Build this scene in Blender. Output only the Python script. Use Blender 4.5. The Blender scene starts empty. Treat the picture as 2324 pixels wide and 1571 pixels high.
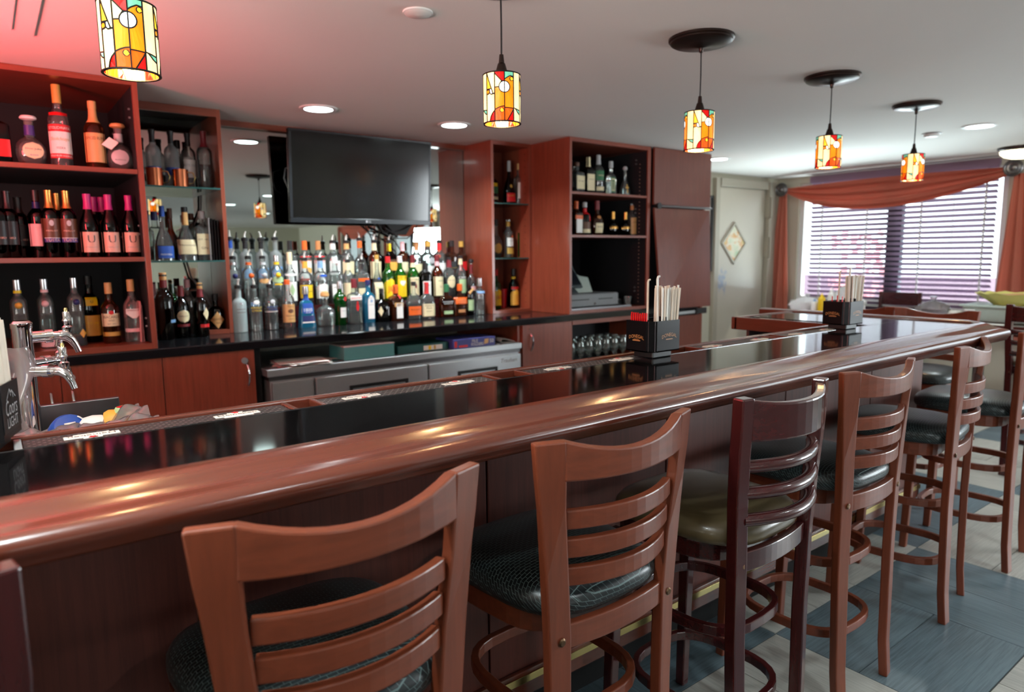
import bpy, bmesh, math, random
from mathutils import Vector, Matrix
random.seed(7)
PI = math.pi
S = bpy.context.scene
COL = S.collection

# ---------------------------------------------------------------- camera, world, sun, exposure
CAM_H = 1.4
YAW, PITCH, ROLL, FPX = 0.65276, 0.133135, -0.0102014, 1549.33
_f = Vector((math.sin(YAW)*math.cos(PITCH), math.cos(YAW)*math.cos(PITCH), -math.sin(PITCH)))
_r0 = Vector((math.cos(YAW), -math.sin(YAW), 0))
_u0 = _r0.cross(_f)
_r = _r0*math.cos(ROLL) + _u0*math.sin(ROLL)
_u = -_r0*math.sin(ROLL) + _u0*math.cos(ROLL)
cam = bpy.data.objects.new('camera', bpy.data.cameras.new('camera'))
COL.objects.link(cam)
cam.matrix_world = Matrix(((_r.x, _u.x, -_f.x, 0), (_r.y, _u.y, -_f.y, 0), (_r.z, _u.z, -_f.z, CAM_H), (0, 0, 0, 1)))
cam.data.sensor_width = 36.0
cam.data.lens = 24.0
cam.data.clip_start = 0.02
cam.data.dof.use_dof = True
cam.data.dof.focus_distance = 1.7
cam.data.dof.aperture_fstop = 3.2
S.camera = cam

def atY(px, py, Y):
    """point of the plane y = Y that the photograph shows at a pixel"""
    d = _f + _r*((px-1162)/FPX) - _u*((py-785.5)/FPX)
    t = Y/d.y
    return Vector((d.x*t, Y, CAM_H + d.z*t))

W = bpy.data.worlds.new('world'); S.world = W; W.use_nodes = True
bgn = W.node_tree.nodes['Background']
bgn.inputs[0].default_value = (0.86, 0.93, 1.0, 1)
bgn.inputs[1].default_value = 5.0

sun = bpy.data.objects.new('sun', bpy.data.lights.new('sun', 'SUN')); COL.objects.link(sun)
sun.data.energy = 16.0; sun.data.angle = 0.009; sun.data.color = (1.0, 0.93, 0.82)
sun.rotation_euler = Vector((-0.96, 0.35, -1.45)).to_track_quat('-Z', 'Y').to_euler()

def area(name, loc, to, sx, sy, power, color, shape='RECTANGLE', spread=PI):
    l = bpy.data.lights.new(name, 'AREA'); l.shape = shape; l.size = sx; l.size_y = sy
    l.energy = power; l.color = color; l.spread = spread
    o = bpy.data.objects.new(name, l); COL.objects.link(o); o.location = loc
    o.rotation_euler = (Vector(to)-Vector(loc)).to_track_quat('-Z', 'Y').to_euler()
    return o
# the red bar sign that hangs on the left wall, out of frame, then unseen area lamps added as fill
area('red_sign_lamp', (-0.62, 2.9, 1.86), (-0.1, 3.05, 2.3), 0.3, 0.5, 29, (1.0, 0.06, 0.08), 'RECTANGLE', math.radians(150))
area('front_fill', (7.35, -1.7, 1.35), (2.8, 0.8, 2.4), 2.6, 1.2, 125, (0.88, 0.96, 1.0), 'RECTANGLE', math.radians(130))  # added fill by the right-hand windows, tilted up at the ceiling
area('left_ceiling_fill', (-1.52, 1.0, 1.5), (-0.2, 1.6, 2.7), 1.8, 1.0, 78, (1.0, 0.96, 0.9), 'RECTANGLE', math.radians(125))  # added lamp on a windowless wall, brightens the ceiling over the bar
area('far_ceiling_fill', (-1.5, -8.6, 1.35), (2.5, -8.4, 2.4), 3.0, 1.2, 420, (0.92, 0.97, 1.0), 'RECTANGLE', math.radians(150))  # added lamp that lifts the far ceiling reflected in the mirror
area('ground_bounce_fill', (8.5, 3.3, 0.35), (6.2, 3.9, 2.25), 3.2, 1.0, 850, (0.84, 0.97, 1.0))  # lamp added outside in place of ground bounce, lights the ceiling corner
VS = S.view_settings
VS.view_transform = 'Standard'; VS.look = 'None'; VS.gamma = 1.0; VS.use_curve_mapping = False
VS.exposure = 0.0
S.display_settings.display_device = 'sRGB'
cy = S.cycles
cy.max_bounces = 10; cy.diffuse_bounces = 4; cy.glossy_bounces = 6; cy.transmission_bounces = 8
cy.transparent_max_bounces = 40
cy.caustics_reflective = False; cy.caustics_refractive = False
cy.sample_clamp_indirect = 6.0
cy.use_denoising = True
try: cy.use_adaptive_sampling = True; cy.adaptive_threshold = 0.02
except Exception: pass

# ---------------------------------------------------------------- materials
def lin(c):
    return tuple((x/255/12.92 if x/255 <= 0.04045 else ((x/255+0.055)/1.055)**2.4) for x in c) + (1.0,)
MATS = {}
def _new(name):
    m = bpy.data.materials.new(name); m.use_nodes = True
    MATS[name] = m
    return m, m.node_tree, m.node_tree.nodes['Principled BSDF']
def plain(name, c, rough=0.5, metal=0.0, spec=0.5, coat=0.0, emit=0.0, ec=None, bump=0.0, bscale=40, var=0.06):
    m, t, b = _new(name)
    b.inputs['Roughness'].default_value = rough; b.inputs['Metallic'].default_value = metal
    b.inputs['Specular IOR Level'].default_value = spec; b.inputs['Coat Weight'].default_value = coat
    b.inputs['Coat Roughness'].default_value = 0.08
    tc = t.nodes.new('ShaderNodeTexCoord'); n = t.nodes.new('ShaderNodeTexNoise')
    n.inputs['Scale'].default_value = bscale; n.inputs['Detail'].default_value = 3
    t.links.new(tc.outputs['Object'], n.inputs['Vector'])
    mx = t.nodes.new('ShaderNodeMix'); mx.data_type = 'RGBA'
    L = lin(c)
    mx.inputs[6].default_value = tuple(x*(1-var) for x in L[:3])+(1,)
    mx.inputs[7].default_value = tuple(min(1, x*(1+var)) for x in L[:3])+(1,)
    t.links.new(n.outputs['Fac'], mx.inputs[0]); t.links.new(mx.outputs[2], b.inputs['Base Color'])
    if bump:
        bp = t.nodes.new('ShaderNodeBump'); bp.inputs['Strength'].default_value = bump; bp.inputs['Distance'].default_value = 0.002
        t.links.new(n.outputs['Fac'], bp.inputs['Height']); t.links.new(bp.outputs[0], b.inputs['Normal'])
    if emit:
        b.inputs['Emission Color'].default_value = lin(ec or c); b.inputs['Emission Strength'].default_value = emit
    return m
def wood(name, c1, c2, axis='z', rough=0.3, coat=0.3, fine=60, along=3, spec=0.5, crough=0.1):
    m, t, b = _new(name)
    tc = t.nodes.new('ShaderNodeTexCoord'); mp = t.nodes.new('ShaderNodeMapping')
    sc = [fine]*3; sc['xyz'.index(axis)] = along
    mp.inputs['Scale'].default_value = sc
    n = t.nodes.new('ShaderNodeTexNoise'); n.inputs['Scale'].default_value = 1.0; n.inputs['Detail'].default_value = 6
    n.inputs['Roughness'].default_value = 0.65; n.inputs['Distortion'].default_value = 0.4
    n2 = t.nodes.new('ShaderNodeTexNoise'); n2.inputs['Scale'].default_value = 2.2; n2.inputs['Detail'].default_value = 2
    ad = t.nodes.new('ShaderNodeMath'); ad.operation = 'MULTIPLY_ADD'; ad.inputs[1].default_value = 0.5; 
    rp = t.nodes.new('ShaderNodeValToRGB')
    rp.color_ramp.elements[0].position = 0.42; rp.color_ramp.elements[0].color = lin(c1)
    rp.color_ramp.elements[1].position = 0.88; rp.color_ramp.elements[1].color = lin(c2)
    t.links.new(tc.outputs['Object'], mp.inputs[0]); t.links.new(mp.outputs[0], n.inputs['Vector'])
    t.links.new(tc.outputs['Object'], n2.inputs['Vector'])
    t.links.new(n2.outputs['Fac'], ad.inputs[0]); t.links.new(n.outputs['Fac'], ad.inputs[2])
    t.links.new(ad.outputs[0], rp.inputs[0]); t.links.new(rp.outputs[0], b.inputs['Base Color'])
    b.inputs['Roughness'].default_value = rough; b.inputs['Coat Weight'].default_value = coat
    b.inputs['Coat Roughness'].default_value = crough; b.inputs['Specular IOR Level'].default_value = spec
    return m
def glass(name, tint, edge=0.45, refl=1.0, frost=0.0, fc=(225, 235, 238)):
    """thin-walled glass: tinted see-through, fresnel gloss, darker where the wall is seen edge on"""
    m, t, b = _new(name); t.nodes.remove(b)
    out = t.nodes['Material Output']
    tr = t.nodes.new('ShaderNodeBsdfTransparent'); gl = t.nodes.new('ShaderNodeBsdfGlossy')
    gl.inputs['Roughness'].default_value = 0.03
    lw = t.nodes.new('ShaderNodeLayerWeight'); lw.inputs[0].default_value = 0.5
    pw = t.nodes.new('ShaderNodeMath'); pw.operation = 'POWER'; pw.inputs[1].default_value = 2.5
    t.links.new(lw.outputs['Facing'], pw.inputs[0])
    mx = t.nodes.new('ShaderNodeMix'); mx.data_type = 'RGBA'
    T = lin(tint)
    mx.inputs[6].default_value = T; mx.inputs[7].default_value = tuple(x*(1-edge) for x in T[:3])+(1,)
    t.links.new(pw.outputs[0], mx.inputs[0]); t.links.new(mx.outputs[2], tr.inputs[0])
    fr = t.nodes.new('ShaderNodeFresnel'); fr.inputs[0].default_value = 1.5
    ml = t.nodes.new('ShaderNodeMath'); ml.operation = 'MULTIPLY'; ml.inputs[1].default_value = refl
    t.links.new(fr.outputs[0], ml.inputs[0])
    s = t.nodes.new('ShaderNodeMixShader')
    t.links.new(ml.outputs[0], s.inputs[0]); t.links.new(gl.outputs[0], s.inputs[2])
    if frost:
        df = t.nodes.new('ShaderNodeBsdfTranslucent'); df.inputs[0].default_value = lin(fc)
        d2 = t.nodes.new('ShaderNodeBsdfDiffuse'); d2.inputs[0].default_value = lin(fc)
        a = t.nodes.new('ShaderNodeMixShader'); a.inputs[0].default_value = 0.5
        t.links.new(df.outputs[0], a.inputs[1]); t.links.new(d2.outputs[0], a.inputs[2])
        b2 = t.nodes.new('ShaderNodeMixShader'); b2.inputs[0].default_value = frost
        t.links.new(tr.outputs[0], b2.inputs[1]); t.links.new(a.outputs[0], b2.inputs[2])
        t.links.new(b2.outputs[0], s.inputs[1])
    else:
        t.links.new(tr.outputs[0], s.inputs[1])
    t.links.new(s.outputs[0], out.inputs[0])
    return m
def glow(name, c, strength, trans=0.25):
    """a lit lamp's glass: gives off its own colour, with a glossy skin"""
    m, t, b = _new(name)
    b.inputs['Base Color'].default_value = lin(c); b.inputs['Roughness'].default_value = 0.15
    b.inputs['Emission Color'].default_value = lin(c)
    tc = t.nodes.new('ShaderNodeTexCoord'); n = t.nodes.new('ShaderNodeTexNoise'); n.inputs['Scale'].default_value = 45
    mp = t.nodes.new('ShaderNodeMapping'); mp.inputs['Scale'].default_value = (1, 1, 0.35)
    mr = t.nodes.new('ShaderNodeMapRange'); mr.inputs[1].default_value = 0.3; mr.inputs[2].default_value = 0.7
    mr.inputs[3].default_value = strength*0.6; mr.inputs[4].default_value = strength*1.3
    t.links.new(tc.outputs['Object'], mp.inputs[0]); t.links.new(mp.outputs[0], n.inputs['Vector'])
    t.links.new(n.outputs['Fac'], mr.inputs[0]); t.links.new(mr.outputs[0], b.inputs['Emission Strength'])
    return m
M = MATS
wood('cabinet_wood', (108, 48, 32), (142, 68, 48), 'z', 0.34, 0.25)
wood('cabinet_wood_x', (108, 48, 33), (136, 66, 47), 'x', 0.34, 0.25)
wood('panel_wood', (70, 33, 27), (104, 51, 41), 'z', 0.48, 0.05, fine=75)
wood('rail_wood', (90, 42, 29), (104, 50, 35), 'x', 0.26, 0.5, crough=0.14)
wood('rail_wood_y', (90, 42, 29), (104, 50, 35), 'y', 0.26, 0.5, crough=0.14)
wood('stool_wood', (96, 44, 25), (124, 60, 37), 'z', 0.38, 0.15, fine=45)
wood('stool_wood_x', (96, 44, 25), (124, 60, 37), 'x', 0.38, 0.15, fine=45)
wood('mahogany', (48, 15, 16), (70, 24, 24), 'z', 0.22, 0.5)
wood('mahogany_x', (48, 15, 16), (70, 24, 24), 'x', 0.22, 0.5)
wood('door_brown', (98, 48, 36), (118, 60, 45), 'z', 0.4, 0.1)
wood('table_wood', (52, 22, 20), (74, 34, 30), 'y', 0.22, 0.5)
plain('black_top', (14, 13, 14), 0.07, 0, 0.55, bscale=6)
plain('black_stone', (22, 23, 26), 0.09, 0, 0.6, bscale=120, var=0.3)
plain('black', (12, 12, 14), 0.45)
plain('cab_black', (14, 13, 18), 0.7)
plain('void_black', (8, 8, 9), 0.9)
plain('black_gloss', (14, 13, 15), 0.32, 0, 0.15)
plain('rubber', (20, 20, 21), 0.55)
plain('rubber_floor', (70, 62, 62), 0.5)
plain('ceiling_paint', (232, 228, 224), 0.85, bump=0.05, bscale=200, var=0.02)
plain('wall_paint', (196, 192, 174), 0.8, bump=0.05, bscale=120, var=0.03)
plain('door_paint', (190, 182, 166), 0.38, var=0.03, bscale=5)
plain('frame_paint', (168, 160, 144), 0.45, var=0.03)
plain('white_paint', (225, 226, 224), 0.5)
plain('white_plastic', (232, 232, 230), 0.4)
plain('paper_white', (226, 222, 214), 0.8)
plain('straw_paper', (222, 208, 192), 0.75, var=0.03)
plain('straw_white', (226, 226, 220), 0.5)
plain('paper_pink', (222, 150, 150), 0.8)
plain('paper_grey', (160, 158, 150), 0.8)
plain('chrome', (225, 225, 228), 0.06, 1.0)
plain('mirror_silver', (196, 204, 200), 0.0, 1.0, var=0.0)
plain('steel', (190, 194, 196), 0.38, 0.85, bscale=300, var=0.1)
plain('steel_dark', (120, 118, 120), 0.35, 1.0)
plain('brass', (216, 198, 134), 0.22, 1.0)
plain('gold_foil', (214, 160, 84), 0.3, 0.85)
plain('copper', (200, 120, 84), 0.2, 1.0)
plain('bronze', (52, 40, 36), 0.3, 0.7)
plain('lead', (24, 26, 24), 0.4, 0.5)
plain('screw', (110, 84, 64), 0.3, 1.0)
plain('tv_black', (10, 10, 11), 0.12, 0, 0.5)
plain('tv_bezel', (26, 30, 34), 0.25)
plain('olive_vinyl', (92, 80, 56), 0.3, coat=0.15, bump=0.1, bscale=300)
plain('smooth_vinyl', (28, 32, 34), 0.3)
plain('red_plastic', (225, 20, 28), 0.35)
plain('clear_plastic', (226, 230, 232), 0.3)
plain('tray_yellow', (216, 208, 120), 0.4)
plain('bin_grey', (176, 190, 182), 0.4)
plain('skin', (150, 104, 82), 0.5)
plain('cloth_dark', (38, 40, 52), 0.8)
plain('hair', (26, 20, 18), 0.7)
plain('foliage_red', (214, 156, 166), 0.8, var=0.4, bscale=8)
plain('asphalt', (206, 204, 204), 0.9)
plain('low_wall', (150, 130, 146), 0.9)
plain('teal_box', (82, 142, 142), 0.5)
plain('teal_lid', (168, 150, 146), 0.6)
plain('binder_green', (30, 80, 78), 0.4)
plain('box_blue', (62, 66, 132), 0.5)
plain('register', (66, 76, 80), 0.4)
plain('drawer_grey', (118, 122, 126), 0.45)
plain('screen_dark', (24, 32, 40), 0.15)
plain('cup_red', (190, 16, 32), 0.35)
for n, c in dict(white=(232, 230, 226), cream=(226, 212, 172), yellow=(236, 196, 20), amber_l=(222, 160, 60), blue=(26, 74, 160), navy=(24, 34, 92),
                 red=(206, 28, 34), wine=(110, 26, 34), orange=(226, 96, 28), green=(40, 110, 70), black=(20, 19, 21), grey=(150, 150, 152),
                 tan=(206, 158, 100), pinkcream=(212, 168, 150), magenta=(176, 34, 120), peach=(226, 176, 180), gold=(196, 154, 70),
                 violet=(66, 52, 128), brown=(92, 52, 30), mint=(170, 200, 150), ltblue=(120, 160, 205), darkred=(120, 30, 40), silver=(180, 182, 186), bronze_t=(190, 128, 76)).items():
    plain('c_'+n, c, 0.42, bscale=30, var=0.03)
plain('c_foil', (200, 200, 204), 0.25, 0.9)
glass('g_clear', (242, 248, 246), 0.25, 1.3, 0.12, (232, 240, 240))
glass('g_frost', (236, 242, 242), 0.3, 0.6, 0.55, (206, 216, 218))
glass('g_frost_light', (238, 242, 242), 0.25, 0.7, 0.45, (214, 220, 220))
glass('g_white', (236, 242, 242), 0.3, 0.5, 0.85, (206, 222, 222))
glass('g_green', (60, 176, 60), 0.5, 1.2, 0.25, (50, 160, 50))
glass('g_emerald', (14, 130, 40), 0.5, 1.2, 0.3, (14, 128, 40))
glass('g_olive', (70, 74, 22), 0.6)
glass('g_dark', (34, 28, 24), 0.7)
glass('g_black', (10, 9, 10), 0.6)
glass('g_blue', (70, 180, 215), 0.4, 1.2, 0.45, (44, 160, 205))
glass('g_amber', (186, 100, 38), 0.5, 1.2, 0.15, (150, 72, 26))
glass('g_shelf', (205, 226, 218), 0.5)
glass('g_pane', (236, 240, 240), 0.2, 0.8)
glass('g_bag', (236, 234, 236), 0.4, 0.9, 0.3, (226, 220, 222))
glass('l_clear', (240, 246, 246), 0.25, 0.8)
glass('l_whiskey', (188, 92, 26), 0.4, 0.6)
glass('l_bourbon', (140, 52, 18), 0.4, 0.6)
glass('l_dark', (84, 44, 34), 0.4, 0.6)
glass('l_red', (150, 26, 32), 0.4, 0.6)
glass('l_gold', (228, 168, 70), 0.4, 0.6)
glass('l_orange', (232, 120, 24), 0.4, 0.6)
glass('l_blue', (40, 84, 200), 0.4, 0.6)
glass('l_yellow', (228, 200, 60), 0.4, 0.6)
glow('p_cream', (255, 220, 156), 1.45)
glow('p_white', (255, 250, 240), 2.6)
glow('p_yellow', (255, 190, 40), 1.2)
glow('p_amber', (255, 140, 12), 1.0)
glow('p_orange', (240, 92, 10), 0.85)
glow('p_red', (216, 14, 8), 0.65)
glow('p_aqua', (120, 206, 170), 0.75)
glow('led', (236, 255, 255), 14.0)
glow('dome_glass', (255, 246, 214), 3.0)
# woven vinyl of the seats: dark tabs between lighter lines
m, t, b = _new('weave_vinyl')
tc = t.nodes.new('ShaderNodeTexCoord'); sx = t.nodes.new('ShaderNodeSeparateXYZ'); mp = t.nodes.new('ShaderNodeCombineXYZ')
a1 = t.nodes.new('ShaderNodeMath'); a1.operation = 'MULTIPLY_ADD'; a1.inputs[1].default_value = 0.7; a2 = t.nodes.new('ShaderNodeMath'); a2.operation = 'MULTIPLY_ADD'; a2.inputs[1].default_value = -0.9
bk = t.nodes.new('ShaderNodeTexBrick'); bk.inputs['Scale'].default_value = 1.0
bk.inputs['Color1'].default_value = lin((22, 27, 29)); bk.inputs['Color2'].default_value = lin((30, 36, 38)); bk.inputs['Mortar'].default_value = lin((92, 110, 110))
bk.inputs['Mortar Size'].default_value = 0.00055; bk.inputs['Brick Width'].default_value = 0.017; bk.inputs['Row Height'].default_value = 0.0085
bk.inputs['Mortar Smooth'].default_value = 0.3
bp = t.nodes.new('ShaderNodeBump'); bp.inputs['Strength'].default_value = 0.5; bp.inputs['Distance'].default_value = 0.001; bp.invert = True
t.links.new(tc.outputs['Object'], sx.inputs[0])
t.links.new(sx.outputs[2], a1.inputs[0]); t.links.new(sx.outputs[0], a1.inputs[2]); t.links.new(sx.outputs[2], a2.inputs[0]); t.links.new(sx.outputs[1], a2.inputs[2])
t.links.new(a1.outputs[0], mp.inputs[0]); t.links.new(a2.outputs[0], mp.inputs[1]); t.links.new(mp.outputs[0], bk.inputs['Vector'])
t.links.new(bk.outputs['Color'], b.inputs['Base Color']); t.links.new(bk.outputs['Fac'], bp.inputs['Height']); t.links.new(bp.outputs[0], b.inputs['Normal'])
b.inputs['Roughness'].default_value = 0.33
# floor tiles: brushed grain along the tile, dark and light
def tile_mat(name, c1, c2, axis):
    m = wood(name, c1, c2, axis, 0.34, 0.0, fine=150, along=5)
    return m
tile_mat('tile_dark', (57, 70, 77), (106, 123, 131), 'x')
tile_mat('tile_light', (140, 138, 132), (184, 182, 174), 'x')
plain('grout', (70, 70, 70), 0.9)
# curtains let light through
def cloth(name, c, tr=0.35):
    m, t, b = _new(name); out = t.nodes['Material Output']
    b.inputs['Base Color'].default_value = lin(c); b.inputs['Roughness'].default_value = 0.9; b.inputs['Specular IOR Level'].default_value = 0.1
    w = t.nodes.new('ShaderNodeTexWave'); w.inputs['Scale'].default_value = 150; tc = t.nodes.new('ShaderNodeTexCoord')
    bp = t.nodes.new('ShaderNodeBump'); bp.inputs['Strength'].default_value = 0.1
    t.links.new(tc.outputs['Object'], w.inputs['Vector']); t.links.new(w.outputs['Fac'], bp.inputs['Height']); t.links.new(bp.outputs[0], b.inputs['Normal'])
    tl = t.nodes.new('ShaderNodeBsdfTranslucent'); tl.inputs[0].default_value = lin(c)
    s = t.nodes.new('ShaderNodeMixShader'); s.inputs[0].default_value = tr
    t.links.new(b.outputs[0], s.inputs[1]); t.links.new(tl.outputs[0], s.inputs[2]); t.links.new(s.outputs[0], out.inputs[0])
cloth('curtain', (214, 134, 114), 0.4)
cloth('blind', (172, 152, 174), 0.45)
cloth('white_bag', (236, 236, 238), 0.3)
# the painted door carries a faint blue scuff at hand height
m = M['door_paint']; t = m.node_tree; b = t.nodes['Principled BSDF']; old = b.inputs['Base Color'].links[0].from_socket
tc = t.nodes.new('ShaderNodeTexCoord'); n = t.nodes.new('ShaderNodeTexNoise'); n.inputs['Scale'].default_value = 14; n.inputs['Detail'].default_value = 5
vd = t.nodes.new('ShaderNodeVectorMath'); vd.operation = 'DISTANCE'; vd.inputs[1].default_value = (6.40, 4.58, 1.08)
mr = t.nodes.new('ShaderNodeMapRange'); mr.inputs[1].default_value = 0.05; mr.inputs[2].default_value = 0.24; mr.inputs[3].default_value = 0.30; mr.inputs[4].default_value = -0.15
ad = t.nodes.new('ShaderNodeMath'); ad.operation = 'ADD'; st = t.nodes.new('ShaderNodeMapRange'); st.inputs[1].default_value = 0.62; st.inputs[2].default_value = 0.78; st.inputs[4].default_value = 0.6
mx = t.nodes.new('ShaderNodeMix'); mx.data_type = 'RGBA'; mx.inputs[7].default_value = lin((110, 136, 176))
t.links.new(tc.outputs['Object'], n.inputs['Vector']); t.links.new(tc.outputs['Object'], vd.inputs[0]); t.links.new(vd.outputs['Value'], mr.inputs[0])
t.links.new(n.outputs['Fac'], ad.inputs[0]); t.links.new(mr.outputs[0], ad.inputs[1]); t.links.new(ad.outputs[0], st.inputs[0])
t.links.new(st.outputs[0], mx.inputs[0]); t.links.new(old, mx.inputs[6]); t.links.new(mx.outputs[2], b.inputs['Base Color'])
# door's diamond window: the bright view beyond the glass is painted as colours
m, t, b = _new('diamond_pane')
tc = t.nodes.new('ShaderNodeTexCoord'); n = t.nodes.new('ShaderNodeTexNoise'); n.inputs['Scale'].default_value = 9; n.inputs['Detail'].default_value = 4
rp = t.nodes.new('ShaderNodeValToRGB'); e = rp.color_ramp.elements
e[0].position = 0.3; e[0].color = lin((176, 196, 160)); e[1].position = 0.7; e[1].color = lin((214, 206, 150))
x = e.new(0.5); x.color = lin((222, 214, 190)); x = e.new(0.6); x.color = lin((216, 160, 100))
t.links.new(tc.outputs['Object'], n.inputs['Vector']); t.links.new(n.outputs['Fac'], rp.inputs[0]); t.links.new(rp.outputs[0], b.inputs['Base Color'])
b.inputs['Roughness'].default_value = 0.08

# ---------------------------------------------------------------- mesh helpers
class MB:
    def __init__(s): s.v = []; s.f = []
    def add(s, v, f):
        o = len(s.v); s.v += [tuple(p) for p in v]; s.f += [tuple(i+o for i in q) for q in f]; return s
    def hexa(s, p):
        return s.add(p, [(0, 3, 2, 1), (4, 5, 6, 7), (0, 1, 5, 4), (1, 2, 6, 5), (2, 3, 7, 6), (3, 0, 4, 7)])
    def box(s, x0, x1, y0, y1, z0, z1):
        return s.hexa([(x0, y0, z0), (x1, y0, z0), (x1, y1, z0), (x0, y1, z0), (x0, y0, z1), (x1, y0, z1), (x1, y1, z1), (x0, y1, z1)])
    def rings(s, R, cap0=True, cap1=True, closed=False):
        n = len(R[0]); o = len(s.v)
        for r in R: s.v += [tuple(p) for p in r]
        m = len(R)
        for i in range(m if closed else m-1):
            a, b2 = o+i*n, o+((i+1) % m)*n
            for j in range(n):
                k = (j+1) % n; s.f.append((a+j, a+k, b2+k, b2+j))
        if not closed:
            if cap0: s.f.append(tuple(o+j for j in reversed(range(n))))
            if cap1: s.f.append(tuple(o+(m-1)*n+j for j in range(n)))
        return s
    def lathe(s, prof, n=20, c=(0, 0, 0), ex=2.0, asp=1.0, cap0=True, cap1=True):
        R = []
        for r, z in prof:
            ring = []
            for k in range(n):
                a = 2*PI*k/n; ca, sa = math.cos(a), math.sin(a)
                x = math.copysign(abs(ca)**(2/ex), ca); y = math.copysign(abs(sa)**(2/ex), sa)
                ring.append((c[0]+r*x, c[1]+r*y*asp, c[2]+z))
            R.append(ring)
        return s.rings(R, cap0, cap1)
    def tube(s, pts, r, n=8, closed=False, cap=True):
        pts = [Vector(p) for p in pts]; R = []; m = len(pts); up = None
        for i in range(m):
            a = pts[(i-1) % m] if (closed or i > 0) else pts[0]
            b2 = pts[(i+1) % m] if (closed or i < m-1) else pts[-1]
            d = (b2-a).normalized()
            if up is None:
                up = Vector((0, 0, 1)) if abs(d.z) < 0.9 else Vector((1, 0, 0))
            e1 = (up - d*up.dot(d)).normalized(); e2 = d.cross(e1); up = e1
            rr = r[i] if isinstance(r, (list, tuple)) else r
            R.append([pts[i]+e1*rr*math.cos(2*PI*k/n)+e2*rr*math.sin(2*PI*k/n) for k in range(n)])
        return s.rings(R, cap, cap, closed)
    def bar(s, path, w0, w1, z=None, closed=False):
        """solid that follows a plan path [(x,y,zlo,zhi)], w0..w1 wide across it"""
        m = len(path); R = []
        for i in range(m):
            a = path[(i-1) % m] if (closed or i > 0) else path[0]
            b2 = path[(i+1) % m] if (closed or i < m-1) else path[-1]
            d = Vector((b2[0]-a[0], b2[1]-a[1])); d.normalize(); nx, ny = -d.y, d.x
            x, y, lo, hi = path[i]
            R.append([(x+nx*w0, y+ny*w0, lo), (x+nx*w1, y+ny*w1, lo), (x+nx*w1, y+ny*w1, hi), (x+nx*w0, y+ny*w0, hi)])
        return s.rings(R, True, True, closed)
    def grid(s, fn, nu, nv, th=None):
        o = len(s.v)
        for j in range(nv+1):
            for i in range(nu+1): s.v.append(tuple(fn(i/nu, j/nv)))
        for j in range(nv):
            for i in range(nu):
                a = o+j*(nu+1)+i; s.f.append((a, a+1, a+nu+2, a+nu+1))
        return s
    def sheet(s, fn, nu, nv, th, nrm):
        """closed slab: a grid and its copy moved by th along nrm"""
        o = len(s.v); N = (nu+1)*(nv+1); nrm = Vector(nrm)*th
        s.grid(fn, nu, nv)
        s.v += [tuple(Vector(p)+nrm) for p in s.v[o:o+N]]
        top = [(a+N, b2+N, c+N, d+N)[::-1] for a, b2, c, d in s.f[-nu*nv:]]
        s.f += top
        edge = [i for i in range(nu+1)] + [(j+1)*(nu+1)+nu for j in range(nv)] + [nv*(nu+1)+i for i in range(nu-1, -1, -1)] + [j*(nu+1) for j in range(nv-1, 0, -1)]
        for k in range(len(edge)):
            a, b2 = o+edge[k], o+edge[(k+1) % len(edge)]
            s.f.append((a, a+N, b2+N, b2))
        return s
    def prism(s, poly, d):
        """extrude a polygon (3-D points) along d"""
        n = len(poly); d = Vector(d); o = len(s.v)
        s.v += [tuple(p) for p in poly] + [tuple(Vector(p)+d) for p in poly]
        s.f.append(tuple(o+i for i in range(n))); s.f.append(tuple(o+n+i for i in reversed(range(n))))
        for i in range(n):
            k = (i+1) % n; s.f.append((o+i, o+n+i, o+n+k, o+k))
        return s
    def mesh(s, name):
        me = bpy.data.meshes.new(name); me.from_pydata(s.v, [], s.f)
        bm = bmesh.new(); bm.from_mesh(me); bmesh.ops.recalc_face_normals(bm, faces=bm.faces); bm.to_mesh(me); bm.free()
        return me
def obj(name, mb, mat, parent=None, smooth=None, bev=0.0, seg=2, loc=None, rot=None):
    me = mb.mesh(name) if isinstance(mb, MB) else mb
    if isinstance(mb, MB):
        if mat: me.materials.append(M[mat])
        if smooth:
            for p in me.polygons: p.use_smooth = True
            me.set_sharp_from_angle(angle=math.radians(smooth if smooth is not True else 40))
    o = bpy.data.objects.new(name, me); COL.objects.link(o)
    if parent: o.parent = parent
    if bev:
        md = o.modifiers.new('bevel', 'BEVEL'); md.width = bev; md.segments = seg; md.limit_method = 'ANGLE'; md.angle_limit = math.radians(35)
    if loc: o.location = loc
    if rot: o.rotation_euler = rot
    return o
def tag(o, label, cat, group=None, kind=None):
    o['label'] = label; o['category'] = cat
    if group: o['group'] = group
    if kind: o['kind'] = kind
    return o
def thing(name, label, cat, loc=(0, 0, 0), rz=0.0, group=None):
    o = bpy.data.objects.new(name, None); COL.objects.link(o); o.empty_display_size = 0.05
    o.location = loc; o.rotation_euler = (0, 0, rz)
    return tag(o, label, cat, group)
def struct(name, mb, mat, parent=None, **k):
    o = obj(name, mb, mat, parent, **k)
    if not parent: o['kind'] = 'structure'
    return o
KIDS = {}
def kids(o): return [c for c in bpy.data.objects if c.parent == o]
def dup(root, loc, rz, label, group=None):
    def cp(o, par):
        c = o.copy(); COL.objects.link(c); c.parent = par
        for ch in kids(o): cp(ch, c)
        return c
    r = cp(root, None); r.location = loc; r.rotation_euler = (0, 0, rz); r['label'] = label
    if group: r['group'] = group
    return r
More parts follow.
